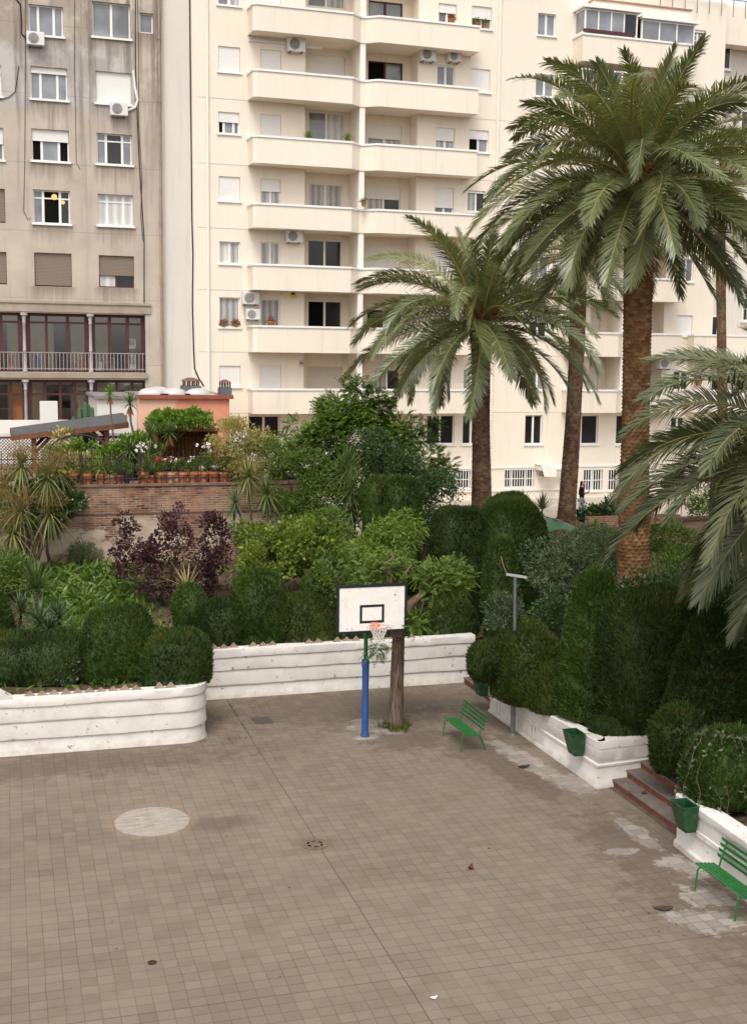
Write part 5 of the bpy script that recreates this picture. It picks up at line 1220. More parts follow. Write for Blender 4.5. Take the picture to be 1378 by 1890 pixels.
crownm = M('palm_crown_base', (.17,.075,.035), .95, .45, 7, .6, 25, .1)
tr_red = trunkmat('red_brown_palm_trunk', [(.060,.029,.014),(.155,.078,.036),(.27,.155,.08)])
tr_gry = trunkmat('grey_brown_palm_trunk', [(.062,.035,.020),(.145,.086,.050),(.25,.165,.10)])
pb_ = P(1180, 335, 33.0); ptb = P(1174, 960, 33.0)
palm('tallest palm with a thick reddish brown trunk and a huge crown, in the upper right', (ptb[0], ptb[1], 1.6), pb_, .39, 4.85, 88, (85, -34), LM['palm'], 21, .70, trunkm=tr_red, nl=150, boot=.75)
pa_ = P(886, 592, 45.0); pta = P(891, 935, 45.0)
palm('middle palm with a straight brown trunk, standing left of the leaning palm', (pta[0], pta[1], 2.2), pa_, .345, 5.0, 68, (85, -30), LM['palm'], 33, .68, trunkm=tr_gry, nl=140, boot=.7)
pc_ = P(1069, 470, 46.5); ptc = P(1040, 1000, 46.5)
palm('leaning slim palm with a darker trunk, behind and between the two bigger palms', (ptc[0], ptc[1], 2.3), pc_, .30, 3.5, 56, (80, -42), LM['palm'], 8, .46, lean=(.10, 0, 0), trunkm=tr_gry, nl=80, boot=.5)
pd_ = P(1327, 345, 54.0); ptd = P(1336, 940, 54.0)
palm('slim distant palm at the right edge, close to the facade', (ptd[0], ptd[1], YZ), pd_, .215, 4.5, 56, (80, -50), LM['palm'], 14, .50, trunkm=tr_gry, nl=80, boot=.45)
pe_ = P(1532, 838, 24.5)
palm('nearest palm leaning grey green fronds in from the right edge', (pe_[0]+.2, pe_[1]+.1, 1.2), pe_, .36, 4.7, 84, (72, -46), LM['palm_e'], 52, .72, trunkm=tr_red, nl=150, boot=.6)
rng = np.random.default_rng(77)
# ------------------------------------------------------------------ hedges (pixel boxes give centre and size, depth along the view)
def bx(u0, v0, u1, v1, d, dy=None, p=2.6, yf=None, xf=None):
    if yf is not None:                                       # push back until it clears the wall in front
        for _ in range(80):
            c, r, _p = bx(u0, v0, u1, v1, d, dy, p)
            if c[1]-r[1] >= yf and (xf is None or c[0]-r[0] >= xf): break
            d += .05
    c = P((u0+u1)/2, (v0+v1)/2, d); s = d/FOC; rx = (u1-u0)/2*s; rz = (v1-v0)/2*s*1.01
    return (c, (rx, dy or rx, rz), p)
def hg(name, label, boxes, mat, zmin, **kw): return hedge(name, label, [bx(*b[:7], *((kw['yf'], kw.get('xf')) if 'yf' in kw else ())) for b in boxes], LM[mat], zmin, **{k: v for k, v in kw.items() if k not in ('yf', 'xf')})
# front left planter
hg('domed_hedge', 'large rounded dome hedge in the middle of the left planter', [(148,1116,288,1330,31.5,1.0,2.9)], 'cypress', 1.3, yf=29.50)
hg('low_hedge', 'low dark clipped hedge at the left edge, left of the large dome', [(-60,1170,165,1360,31.0,.8,4.0)], 'cypress_d', 1.3, yf=29.50)
hg('low_hedge', 'low rounded hedge over the curved wall end, right of the large dome', [(255,1163,388,1330,31.0,.8,3.2)], 'cypress_d', 1.3, yf=29.50)
hg('ball_hedge', 'small clipped ball on a low hedge above the curved wall end', [(322,1080,376,1172,33.0,.42,2.3),(338,1150,362,1200,33.0,.2,2.4)], 'cypress', 1.3, yf=29.50)
hg('low_hedge', 'dark conifer edge at the far left under the blue green rosettes', [(-50,1085,26,1300,32.5,.7,2.4)], 'cypress_d', 1.3, yf=29.50)
# behind the back wall
hg('domed_hedge', 'clipped round topped hedge behind the back wall, left of the backboard', [(425,1050,534,1290,35.0,.85,3.0)], 'cypress', 1.3, yf=33.32)
hg('low_hedge', 'low dark mound behind the back wall, left of the round topped hedge', [(350,1110,450,1270,34.5,.6,3.0)], 'cypress_d', 1.3, yf=33.32)
hg('mound_hedge', 'brownish green loose mound hedge just left of the backboard', [(490,1092,640,1290,34.3,.8,2.4)], 'yew', 1.3, yf=33.32)
hg('ball_hedge', 'small upright clipped ball behind the mound hedge', [(556,1050,604,1145,36.0,.4,2.6)], 'cypress', 1.3, yf=33.32)
hg('low_hedge', 'dark low hedge behind the tree trunk and backboard', [(610,1105,800,1280,34.8,.7,3.0),(770,1110,885,1280,34.8,.7,3.0)], 'cypress_d', 1.3, yf=33.32)
hg('column_hedge', 'narrower clipped cypress column behind the peach tree, left of the pair', [(668,878,726,1080,40.0,.5,3.4)], 'cypress', 1.5)
hg('column_hedge', 'wider clipped cypress column behind the peach tree, right of the pair', [(702,882,774,1100,39.6,.6,3.4)], 'cypress', 1.5)
hg('block_hedge', 'tall flat topped dark cypress block right of the backboard', [(790,936,900,1220,38.2,.9,4.0)], 'cypress_d', 1.3, dens=1000, yf=33.32)
hg('rounded_hedge', 'tall arching round topped hedge beside the flat cypress block', [(868,920,1012,1250,38.2,1.1,2.8),(890,912,985,1010,38.6,.9,2.2)], 'cypress', 1.3, yf=33.32)
hg('column_hedge', 'slim light topped cypress column behind the grey post', [(893,988,954,1260,35.2,.5,3.0)], 'cypress', 1.2)
# right planter
hg('ball_hedge', 'small clipped ball bulging over the far corner steps', [(866,1184,922,1257,31.2,.5,2.4)], 'cypress_d', .78)
hg('domed_hedge', 'broad brownish dome hedge spilling over the panelled planter wall', [(908,1146,1034,1352,27.5,1.0,2.2)], 'yew', .86, yf=26.6, xf=11.55)
hg('sloping_hedge', 'sloping skirt of brownish hedge between the dome and the tall cone', [(965,1215,1090,1375,26.5,.9,2.2)], 'yew', .93, yf=24.9, xf=11.95)
hg('cone_hedge', 'tall cone shaped cypress hedge at the outer corner of the panelled planter', [(1018,1050,1168,1450,26.0,.85,(3.0,.46))], 'cypress', 1.03, dens=1250, yf=23.98, xf=12.2)
hg('block_hedge', 'deep dark hedge mass right of the tall cone, below the palm fronds', [(1100,1090,1300,1450,26.6,1.1,4.0),(1085,1325,1225,1440,25.2,.5,4.0)], 'cypress_d', 1.03, dens=1250, yf=23.93)
hg('cone_hedge', 'broad dark conical hedge above the near stairs at the right', [(1190,1120,1420,1500,24.6,1.25,(2.5,.62)),(1198,1300,1300,1445,24.0,.6,2.3)], 'cypress_d', .80, yf=21.6)
hg('ball_hedge', 'rounded hedge over the near planter wall, laced with pale creeper', [(1262,1338,1440,1540,21.2,.95,2.4)], 'cypress', 1.05, yf=18.6, xf=12.38)
# ------------------------------------------------------------------ shrubs and trees
def en(*bs): return [(P((u0+u1)/2, (v0+v1)/2, d), ((u1-u0)/2*d/FOC, dy, (v1-v0)/2*d/FOC)) for u0, v0, u1, v1, d, dy in bs]
def gb(u, v, d, z=None): p = P(u, v, d); return (p[0], p[1], gz(p[0], p[1]) if z is None else z)
tree('feathery_tree', 'tall feathery light green tree in front of the cream block, left of the middle palm', 'tree', gb(655, 900, 44.5, 2.0),
     en((540,735,770,880,44.5,1.8),(600,703,715,790,44.5,1.2),(690,765,805,850,44.5,1.1),(505,790,640,905,44,1.4),(700,810,835,930,44,1.3)), LM['robinia'], bark_d, 210, 30, .38, .30, .06, 'pin', .11, 14, .25)
tree('dark_shrub', 'wide dark green shrub under the feathery tree, left part', 'shrub', gb(560, 960, 42.5), en((480,800,600,940,42.5,1.4),(540,840,700,960,42.5,1.4),(400,800,520,900,43,1.0)), LM['green'], bark_d, 130, 90, .40, .10, .05, 'leaf', .07, 8)
tree('dark_shrub', 'glossy dark shrub under the feathery tree, right of the tall yucca', 'shrub', gb(740, 960, 42.0), en((670,820,800,950,42,1.4),(770,860,838,940,42,1.0),(640,790,760,880,42.4,1.1)), LM['dark'], bark_d, 130, 95, .36, .10, .055, 'leaf', .07, 8)
tree('dark_shrub', 'deep green shrub filling the bank behind the tall yucca', 'shrub', gb(620, 990, 42.6), en((540,880,700,985,42.8,1.2),(480,900,580,985,42.2,.9)), LM['green'], bark_d, 110, 85, .38, .10, .052, 'leaf', .06, 6)
tree('variegated_shrub', 'pale cream variegated shrub at the right end of the terrace', 'shrub', gb(440, 890, 42.6, TZ-.1), en((388,772,480,850,42.6,.9),(396,830,500,890,42.6,.8),(440,790,510,830,42.6,.6)), LM['pale'], bark, 90, 110, .28, .085, .04, 'leaf', .05, 6)
tree('citrus_shrub', 'bright yellow green citrus shrub in the middle of the garden', 'shrub', gb(520, 1080, 37.5), en((430,985,560,1075,37.5,1.2),(500,960,640,1060,38,1.3),(440,960,500,1010,38,.8)), LM['citrus'], bark_d, 150, 75, .32, .125, .082, 'leaf', .05, 8)
tree('citrus_shrub', 'mid green citrus shrub right of the brighter one', 'shrub', gb(610, 1080, 38.0), en((560,940,650,1060,38.2,1.0),(580,1010,660,1090,37,.8)), LM['green'], bark_d, 80, 80, .30, .11, .055, 'leaf', .05, 6)
tree('peach_tree', 'peach tree with drooping narrow leaves above the backboard', 'tree', gb(720, 1090, 36.2), en((645,965,770,1050,36.4,1.1),(730,945,776,1000,36.4,.6),(640,1000,700,1060,36,.6)), LM['peach'], bark_d, 75, 60, .34, .19, .042, 'leaf', .05, 10, .55)
for i, (lab, bxs, bb) in enumerate((('left purple plum shrub with upright dark red columns', ((206,940,258,1080,37,.45),(246,1000,300,1120,36.8,.5)), (262,1150,37)),
    ('middle purple plum shrub, the tallest of the three', ((304,912,340,1030,37.2,.38),(276,950,330,1110,37,.5),(325,980,372,1110,37,.5)), (315,1150,37.2)), ('right purple plum shrub beside the citrus', ((370,935,424,1060,37.6,.45),(352,1000,405,1110,37.4,.45)), (385,1150,37.6)))):
    tree('purple_plum_shrub', lab, 'shrub', gb(*bb), en(*bxs), LM['purple'], bark_d, 62, 40, .20, .105, .07, 'leaf', .04, 7, group='purple plum shrubs')
tree('needle_bush', 'fine dark grey green bush against the crumbling brick wall', 'shrub', gb(155, 1050, 40.6), en((126,998,184,1056,40.6,.55)), LM['greyg'], bark_d, 60, 110, .16, .09, .014, 'leaf', .03, 4)
tree('loquat_tree', 'dark broad leaved tree with cream flowers at the left end of the brick wall', 'tree', gb(95, 1060, 40.4), en((30,880,130,965,40.4,.8),(80,900,150,950,40.2,.5)), LM['dark'], bark_d, 60, 50, .34, .24, .07, 'leaf', .06, 7, .15, flower=creamflower, fl=170)
tree('grey_green_shrub', 'loose grey green shrub behind the grey post, below the green tarp', 'shrub', gb(1060, 1100, 35.5), en((965,990,1110,1100,35.5,1.3),(1040,970,1150,1070,36,1.3),(980,1060,1080,1140,34.5,1.0)), LM['greyg'], bark_d, 150, 85, .34, .105, .045, 'leaf', .06, 8)
tree('grey_green_shrub', 'small grey green shrub wrapped round the foot of the grey post', 'shrub', gb(930, 1170, 31.5), en((900,1095,968,1180,31.5,.6)), LM['greyg'], bark_d, 34, 75, .22, .085, .038, 'leaf', .04, 5)
tree('olive_shrub', 'yellowish green shrub top beside the tallest palm trunk', 'shrub', gb(1130, 1040, 39), en((1080,975,1165,1040,39,.9)), LM['strap'], bark_d, 50, 80, .3, .11, .05, 'leaf', .05, 5)
tree('glossy_tree', 'dark glossy tree behind the drooping palm fronds at the right', 'tree', gb(1290, 1250, 29, .9), en((1230,1040,1400,1180,29,1.4),(1280,1120,1420,1290,27.5,1.3),(1150,1060,1260,1150,30,1.2)), LM['dark'], bark_d, 170, 80, .38, .11, .06, 'leaf', .08, 8)
tree('background_tree', 'bushy green tree beyond the palm fronds at the right edge, near the far hoop', 'tree', gb(1380, 940, 47, YZ), en((1335,830,1440,950,47,1.6),(1270,890,1370,960,46,1.2)), LM['green'], bark_d, 110, 80, .45, .13, .07, 'leaf', .1, 8)
tree('leafy_shrub', 'leafy shrub on the bank right of the tallest palm trunk, behind the drooping fronds', 'shrub', gb(1230, 1020, 39), en((1175,965,1300,1040,39.5,.9),(1210,1010,1330,1080,37,.9)), LM['green'], bark_d, 80, 70, .32, .11, .055, 'leaf', .05, 5)
tree('leafy_shrub', 'dark shrub between the grey green shrub and the tall cone hedge', 'shrub', gb(1010, 1180, 32), en((985,1100,1060,1180,32.5,.6)), LM['dark'], bark_d, 40, 70, .26, .10, .05, 'leaf', .04, 4)
tree('ivy_bank', 'bank of broad leaved ivy below the standing woman', 'ivy', gb(1105, 965, 47.0, 2.2), en((1068,938,1150,972,47.2,.8),(1120,915,1160,950,47.2,.5)), LM['dark'], bark_d, 46, 75, .30, .13, .10, 'leaf', .03, 4)
tree('leafy_shrub', 'mid green shrub filling the gap right of the tall column hedges', 'shrub', gb(775, 1010, 40.5), en((745,905,800,1010,40.8,.9)), LM['dark'], bark_d, 50, 80, .34, .11, .055, 'leaf', .05, 5)
tree('leafy_shrub', 'pale leaved young shrub in front of the mound hedge, left of the backboard', 'shrub', gb(598, 1150, 35.6), en((575,1035,620,1130,35.6,.4)), LM['green'], bark_d, 26, 60, .2, .12, .055, 'leaf', .03, 5)
tree('leafy_shrub', 'low green shrub at the left edge under the cordyline heads', 'shrub', gb(20, 1080, 37), en((-40,1020,60,1090,37,.8)), LM['green'], bark_d, 50, 75, .3, .12, .05, 'leaf', .04, 5)
tree('creeping_shrub', 'small pale flecked creeper spilling over the left planter wall', 'shrub', gb(110, 1290, 30.4, 1.38), en((66,1255,140,1290,30.4,.22),(100,1215,150,1280,30.6,.22)), LM['greyg'], bark_d, 26, 70, .16, .07, .04, 'leaf', .015, 4, flower=creamflower, fl=8)
tree('leafy_shrub', 'small weedy shrub at the foot of the left dome hedge', 'shrub', gb(195, 1275, 30.5, 1.38), en((165,1250,220,1285,30.5,.15)), LM['green'], bark_d, 14, 50, .14, .07, .035, 'leaf', .012, 3)
# pollarded tree beside the hoop
tb_ = np.array([9.37, 29.28, 0.0])
def tp_(u, v, dy=0.0): return P(u, v, 30.75+dy)
ptree = tree('pollarded_tree', 'pollarded tree with a straight furrowed trunk and feathery sprays, right behind the hoop', 'tree', tb_,
     en((770,1045,862,1105,30.6,.7),(640,1035,720,1085,30.9,.6),(745,1120,790,1160,30.6,.35),(690,1020,760,1060,31,.5),(800,1050,865,1085,30.6,.4),(682,1165,712,1210,30.4,.12),(820,1030,868,1075,30.6,.4)), LM['pepper'], bark, 88, 13, .22, .25, .036, 'pin', .19, 0, .22, trunk_pts=[(9.37,29.28,0),(9.38,29.28,1.3),(9.40,29.28,2.3),tp_(733,1150),tp_(735,1105)])
mb = MB()
for pts, rs in (([tp_(733,1175),tp_(733,1120),tp_(718,1080),tp_(722,1062),tp_(706,1048)], [.20,.16,.075,.08,.05]), ([tp_(735,1150),tp_(760,1112),tp_(775,1100),tp_(790,1085),tp_(812,1080)], [.18,.105,.085,.06,.035]),
    ([tp_(733,1120),tp_(736,1085),tp_(742,1068)], [.14,.08,.06]), ([tp_(722,1064),tp_(712,1040)], [.08,.05]), ([tp_(775,1100),tp_(785,1072)], [.08,.04])):
    mb.tube([q-tb_ for q in map(np.array, pts)], rs, 9)
for q0, q1 in (((706,1048),(690,1030)),((706,1048),(672,1052)),((718,1078),(660,1068)),((712,1040),(728,1022)),((812,1080),(848,1062)),((812,1080),(850,1092)),((785,1072),(812,1045)),((775,1100),(775,1135)),((790,1085),(835,1075)),((742,1068),(760,1040)),((735,1150),(700,1185))):
    a_, b_ = np.array(tp_(*q0))-tb_, np.array(tp_(*q1))-tb_; mb.tube([a_, (a_+b_)/2+rng.normal(size=3)*.04, b_], [.045, .03, .012], 6)
build('limb', mb, M('knobbly_limb', (.16,.105,.07), .95, .4, 9, .8, 20, .15), ptree, smooth=True)
tk = [c for c in ptree.children if c.name.startswith('trunk')][0]
def furrow():
    m = newmat('furrowed_bark'); t = NT(m); co = t.coord(); x, y, z = t.xyz(co); v = t.comb(t.math('MULTIPLY', x, 16.0), t.math('MULTIPLY', y, 16.0), t.math('MULTIPLY', z, 1.5))
    n = t.noise(v, 1.6, 4, .6); c = t.ramp(n, [(.32, (.055,.037,.027)), (.5, (.15,.105,.078)), (.68, (.26,.20,.155))]); t.finish(c, .95, n, .9, .03, .1); return m
tk.data.materials[0] = furrow()
lf = Leaf(); n = 420; a = rng.uniform(0, 6.28, n); r_ = rng.uniform(.12, .42, n)*(1+.25*np.sin(a*3)); B = np.stack([9.34+np.cos(a)*r_, 29.22+np.sin(a)*r_, np.zeros(n)], 1)
lf.blades(B, unit(rdir(n)*.5+np.array([0,0,1.0])), rdir(n), rng.uniform(.12, .34, n), .02, .25, (1, .8, .5)); tag(lf.build('weed_tuft', LM['grass'], None, loc=(9.34,29.22,0)), 'ring of scruffy weeds round the foot of the pollarded tree', kind='stuff')
lf = Leaf(); n = 320; y_ = np.concatenate([rng.uniform(29.2, 32.9, 150), rng.uniform(29.25, 29.4, 170)]); x_ = np.concatenate([5.60+rng.normal(size=150)*.012, rng.uniform(4.3, 5.5, 170)]); keep = (np.sin(y_*3)+np.sin(x_*5)) > -.5
B = np.stack([x_, y_, np.zeros(n)], 1)[keep]; lf.blades(B, unit(rdir(len(B))*.7+np.array([0,0,1.0])), rdir(len(B)), rng.uniform(.03, .09, len(B)), .012, .2, (1, .6)); tag(lf.build('joint_weeds', LM['grass'], None), kind='stuff')
# ------------------------------------------------------------------ rosette plants
def rplant(name, label, cat, heads, basept, leafm, n, L, W, e0, e1, droop, stem=.05, dead=False, group=None, plume=None, ax=None, stemm=None):
    b = np.array(basept, float); t = thing(name, label, cat, b, group=group); lf = Leaf(); mb = MB(); pl = Leaf(); dd = Leaf()
    for hi, h in enumerate(heads):
        h = np.array(h, float)-b; rosette(lf, h, n, L, W, e0, e1, droop)
        if np.linalg.norm(h) > .25: mb.tube([q for q in sinwalk((rng.normal()*.08, rng.normal()*.08, 0), h, 4, .05)], list(np.linspace(stem, stem*.7, 5)), 8)
        if dead:
            m = 60; a = rng.uniform(0, 6.28, m); D = unit(np.stack([np.cos(a)*.35, np.sin(a)*.35, -np.ones(m)], 1)); dd.blades(h-np.array([0,0,.05])+D*.05, D, rdir(m), L*rng.uniform(.5, .95, m), W*.8, .0, (.8, 1, .5))
        if plume:
            m = plume; D = rdir(m); D[:, 2] = np.abs(D[:, 2])+.15; D = unit(D); pl.tufts(h+np.array([0,0,L*.25])+D*rng.uniform(.05, L*.62, m)[:, None], unit(D+rdir(m)*.7), L*.14, .018)
    lf.build('leaves', leafm, t)
    if mb.v: build('stem', mb, stemm or bark, t, smooth=True)
    if dead: dd.build('dead_leaves', strawm, t)
    if plume: pl.build('flower_plume', LM['plume'], t)
    return t
heads = [P(40,862,39.5),P(105,868,39.8),P(88,885,39.0),P(-8,935,38.6),P(40,945,38.4),P(92,950,38.8),P(10,905,39.6),P(25,985,38.2)]
rplant('cordyline_tree', 'multi stemmed cordyline tree with shaggy olive heads and brownish plumes at the left edge', 'tree', heads, gb(55, 1060, 38.8), LM['cordy'], 90, 1.0, .045, 75, -75, .55, .075, plume=620, stemm=bark)
rplant('yucca', 'tall yucca with a shaggy skirt in front of the dark shrubs', 'yucca', [P(640,868,41.0),P(646,905,40.6),P(648,940,40.5)], gb(650, 985, 40.6), LM['yucca'], 95, .95, .055, 82, -62, .12, .09)
rplant('cordyline', 'yellowish cordyline with arching leaves, left one of the pair on the brick wall end', 'cordyline', [P(458,880,41.0)], gb(470, 985, 41.0), LM['cordy'], 95, .85, .05, 78, -65, .35, .05)
rplant('cordyline', 'green cordyline with arching leaves, right one of the pair at the brick wall end', 'cordyline', [P(492,912,40.4)], gb(488, 985, 40.4), LM['yucca'], 95, .78, .05, 78, -65, .3, .05)
rplant('cordyline', 'smaller drooping cordyline left of the pair, in front of the brick wall', 'cordyline', [P(434,928,40.2)], gb(436, 980, 40.2), LM['agave'], 60, .72, .05, 78, -70, .35, .05)
rplant('dragon_tree', 'left slender trunked yucca with a small spiky head, standing before the felt roof', 'yucca', [P(203,726,43.6)], (*P(212, 830, 43.4)[:2], TZ), LM['vine'], 48, .42, .045, 82, -30, .1, .04, dead=True)
rplant('dragon_tree', 'right slender trunked yucca with dead brown skirt, beside the salmon shed', 'yucca', [P(240,744,44.0)], (*P(243, 840, 44.0)[:2], TZ), LM['yucca'], 52, .5, .045, 82, -35, .1, .05, dead=True)
rplant('yucca', 'spiky yucca on the terrace in front of the vine canopy', 'yucca', [P(277,803,42.6)], (*P(276, 880, 42.6)[:2], TZ), LM['yucca'], 70, .62, .05, 85, -50, .08, .05)
rplant('yucca', 'yucca with a brown dead skirt leaning before the ochre alcove', 'yucca', [P(313,798,42.8)], (*P(296, 880, 42.8)[:2], TZ), LM['yucca'], 60, .50, .05, 85, -40, .08, .05, dead=True)
rplant('yucca', 'tiny yucca shoot below the skirted one', 'yucca', [P(299,830,42.6)], (*P(292, 880, 42.7)[:2], TZ), LM['vine'], 34, .3, .035, 80, -25, .08, .03)
rplant('fan_palm', 'small fan palm on the terrace left of the white flowers', 'palm', [P(240,830,42.5)], (*P(240, 885, 42.5)[:2], TZ), LM['yucca'], 46, .55, .06, 75, -40, .2, .05)
rplant('yucca', 'upright dark green yucca in the left bed', 'yucca', [P(66,1085,35.5)], gb(66, 1130, 35.5), LM['yucca'], 75, .95, .06, 84, -5, .12, .06)
for lab, u, v, d, s in (('largest blue green rosette in the left bed, behind the low hedge', 74, 1150, 33.2, .74), ('blue green rosette at the left, behind the dark conifer edge', 40, 1128, 33.6, .64), ('blue green rosette next to the large dome hedge', 108, 1140, 33.8, .62), ('small blue green rosette low behind the low hedge', 92, 1160, 33.0, .45)):
    rplant('agave', lab, 'agave', [P(u, v, d)], gb(u, v+30, d), LM['agave'], 58, s, .065, 80, -25, .14, .05, group='blue green rosettes in the left bed')
rplant('yucca', 'left spiky yucca growing above the hedge tops before the cream facade', 'yucca', [P(962,933,45)], gb(962, 950, 45, 2.4), LM['yucca'], 50, .62, .05, 88, 5, .08, .05)
rplant('yucca', 'right spiky yucca growing above the hedge tops before the cream facade', 'yucca', [P(1000,940,45)], gb(1000, 960, 45, 2.4), LM['yucca'], 50, .66, .05, 88, 0, .08, .05)
rplant('yucca', 'pale fan shaped plant between the purple shrubs and the clipped ball', 'yucca', [P(346,1085,35.4)], gb(345, 1110, 35.4), LM['pale'], 22, .85, .04, 80, 15, .1, .03)
rplant('yucca', 'young bright rosette below the ivy bank', 'yucca', [P(1098,972,43)], gb(1098, 985, 43), LM['vine'], 26, .35, .04, 80, 0, .1, .03)
# strap leaved undergrowth patches
lf = Leaf(); n = 2600; u_ = rng.uniform(95, 245, n); c_ = []
for i in range(n):
    x = rng.uniform(P(60,1100,36)[0], P(262,1100,38)[0]); y = rng.uniform(34.0, 40.6); c_.append((x, y, gz(x, y)+rng.uniform(0, .18)))
B = np.array(c_); lf.blades(B, unit(rdir(n)*.75+np.array([0,0,.9])), rdir(n), rng.uniform(.35, .75, n), .085, .4, (.5, 1, .9, .5)); tag(lf.build('strap_leaf_undergrowth', LM['strap'], None, loc=(B[:,0].mean(), B[:,1].mean(), 1.5)), 'patch of fresh green strap leaved plants before the brick wall', 'undergrowth', kind='stuff')
lf = Leaf(); n = 13000; B = []
for i in range(n):
    if i >= 9000: x, y = (rng.uniform(12.7, 24), rng.uniform(9, 20.3)) if rng.random() < .75 else (rng.uniform(14.8, 24), rng.uniform(20.3, 24))
    elif rng.random() < .5: x, y = rng.uniform(-12, 12.2), rng.uniform(33.4, 41.3)
    elif rng.random() < .5: x, y = rng.uniform(12.8, 24), rng.uniform(33.4, 45)
    else: x, y = (rng.uniform(-8, 4.1), rng.uniform(29.8, 36)) if rng.random() < .4 else (rng.uniform(13, 24), rng.uniform(24.3, 33))
    B.append((x, y, gz(x, y)))
B = np.array(B); lf.leaves(B, unit(rdir(n)+np.array([0,0,1.0])), rng.uniform(.12, .3, n), rng.uniform(.06, .12, n)); tag(lf.build('ground_cover', LM['green'], None, loc=(0, 36, 1.4)), 'low leafy ground cover over the garden beds', 'ground cover', kind='stuff')
# pale creeper over the near ball hedge, ivy strand
def creeper(label, cen, rad, strands, leaf, L=.085):
    t = thing('creeper', label, 'creeper', cen); lf = Leaf(); mb = MB()
    for s in range(strands):
        a = rng.uniform(PI*.95, PI*1.75); p0 = np.array([math.cos(a)*rad[0]*.6, math.sin(a)*rad[1]*.6, rad[2]*.95]); pts = [p0]
        for k in range(9):
            f = k/8; q = np.array([math.cos(a)*rad[0]*(.6+.5*math.sin(f*1.5)), math.sin(a)*rad[1]*(.6+.5*math.sin(f*1.5)), rad[2]*(.95-1.5*f**1.4)])*1.04; a += rng.normal()*.10; pts.append(q)
        mb.tube(pts, .006, 5); Q = np.array(pts); ii = rng.integers(0, len(Q)-1, 34); f = rng.random((34,1)); B = Q[ii]*(1-f)+Q[ii+1]*f; lf.leaves(B, unit(rdir(34)+np.array([-.2,-.5,.1])), L*rng.uniform(.6, 1.2, 34), L*.62)
    lf.build('leaves', leaf, t); build('stem', mb, bark, t)
c_, r_, _p = bx(1262,1338,1440,1540,21.2,.95,2.4,18.6,12.38); creeper('pale leaved creeper trailing over the near rounded hedge', c_, r_, 9, LM['greyg'], .10)
# climbing vine over the terrace canopy
tree('climbing_vine', 'bright green climbing vine over the canopy of the ochre alcove', 'vine', (*P(285, 880, 43.8)[:2], TZ), en((268,764,330,800,44.2,.8),(300,758,394,786,44.2,1.0),(215,800,290,855,43.6,.8),(95,815,200,850,43.8,.7),(180,820,260,850,43.5,.7),(300,758,380,780,44.4,.8)), LM['vine'], bark_d, 140, 60, .21, .15, .09, 'leaf', .06, 8, .15)
tree('variegated_plant', 'tall variegated rubber plant at the left part of the terrace', 'plant', (*P(125, 890, 42.0)[:2], TZ), en((105,785,132,825,42.2,.3),(100,840,165,885,42,.5)), LM['rubber'], bark, 26, 26, .24, .19, .085, 'leaf', .03, 5)
tree('variegated_plant', 'broad variegated plant with cream edged leaves behind the pots', 'plant', (*P(150, 890, 41.9)[:2], TZ), en((120,838,180,890,41.9,.4)), LM['rubber'], bark, 26, 26, .26, .2, .09, 'leaf', .03, 5)
for lab, bxs, u, lm in (('dense green bush behind the left pots, under the iron arch', ((135,852,190,888,42.4,.5),(110,862,150,890,42.2,.4)), 150, 'green'), ('dark green bush behind the middle pots', ((190,850,262,890,42.5,.5),(225,835,275,880,42.8,.4)), 225, 'dark'), ('leafy bush beside the white flowers', ((255,845,300,888,42.4,.4),), 278, 'green'), ('bush behind the right pots, next to the pale shrub', ((350,850,400,888,42.6,.4),(385,835,420,885,42.6,.35)), 385, 'green')):
    tree('terrace_bush', lab, 'bush', (*P(u, 890, 42.4)[:2], TZ), en(*bxs), LM[lm], bark_d, 34, 60, .2, .10, .05, 'leaf', .025, 4)
for lab, u, v in (('columnar cactus, taller, before the white annexe', 158, 742), ('columnar cactus, shorter, beside the taller one', 147, 752)):
    p = P(u, v, 47.2); t = thing('columnar_cactus', lab, 'cactus', (p[0], p[1], TZ)); h = p[2]-TZ; mb = MB()
    for k, (dx, z0, hh_) in enumerate(((0,0,h),(-.22,h*.25,h*.85),(.24,h*.3,h*.92),(.1,h*.45,h*.97))):
        mb.tube([(dx*.3,0,z0),(dx,.03*k,z0+.3),(dx,.03*k,hh_-.1),(dx,.03*k,hh_)], [.09,.10,.09,.03], 9)
    build('stem', mb, M('cactus_green_%d' % u, (.055,.10,.05), .7, .3, 12, .4, 40), t, smooth=True)
# ------------------------------------------------------------------ potted plants along the brick wall
def pot_mesh(r, h):
    mb = MB(); mb.lathe([(r*.68,0),(r*.92,h*.74),(r*.93,h*.76),(r*1.04,h*.77),(r*1.05,h),(r*.92,h),(r*.86,h*.82),(0.01,h*.80)], 18); return mb
bluepot = M('dark_blue_glaze', (.025,.03,.07), .3, .2, 5); redpot = M('red_brown_pot', (.26,.07,.045), .6, .2, 5); paleterra = M('pale_terracotta', (.46,.25,.15), .85, .25, 6, .2, 50)
pots = [(108,.17,.42,'vari',None),(135,.19,.38,'vari',None),(162,.20,.36,'bush',None),(187,.18,.34,'fan',None),(206,.15,.30,'bush',None),(223,.16,.30,'grass',None),(237,.12,.30,'bush',bluepot),(269,.19,.38,'white',None),(284,.17,.28,'cycad',None),(301,.20,.36,'red',None),(322,.20,.36,'mix',None),(345,.20,.36,'bush',None),(365,.20,.36,'rose',None),(386,.20,.36,'tall',None),(406,.20,.36,'whitelow',None),(427,.17,.34,'bush',None)]
plab = {'vari':'variegated leaves','bush':'a small green bush','fan':'a fan leaved palm','grass':'grey green grassy leaves','white':'tall white blooms','cycad':'an arching cycad','red':'red flowers','mix':'white and red flowers','rose':'a rose bush','tall':'a tall white rose','whitelow':'low white flowers'}
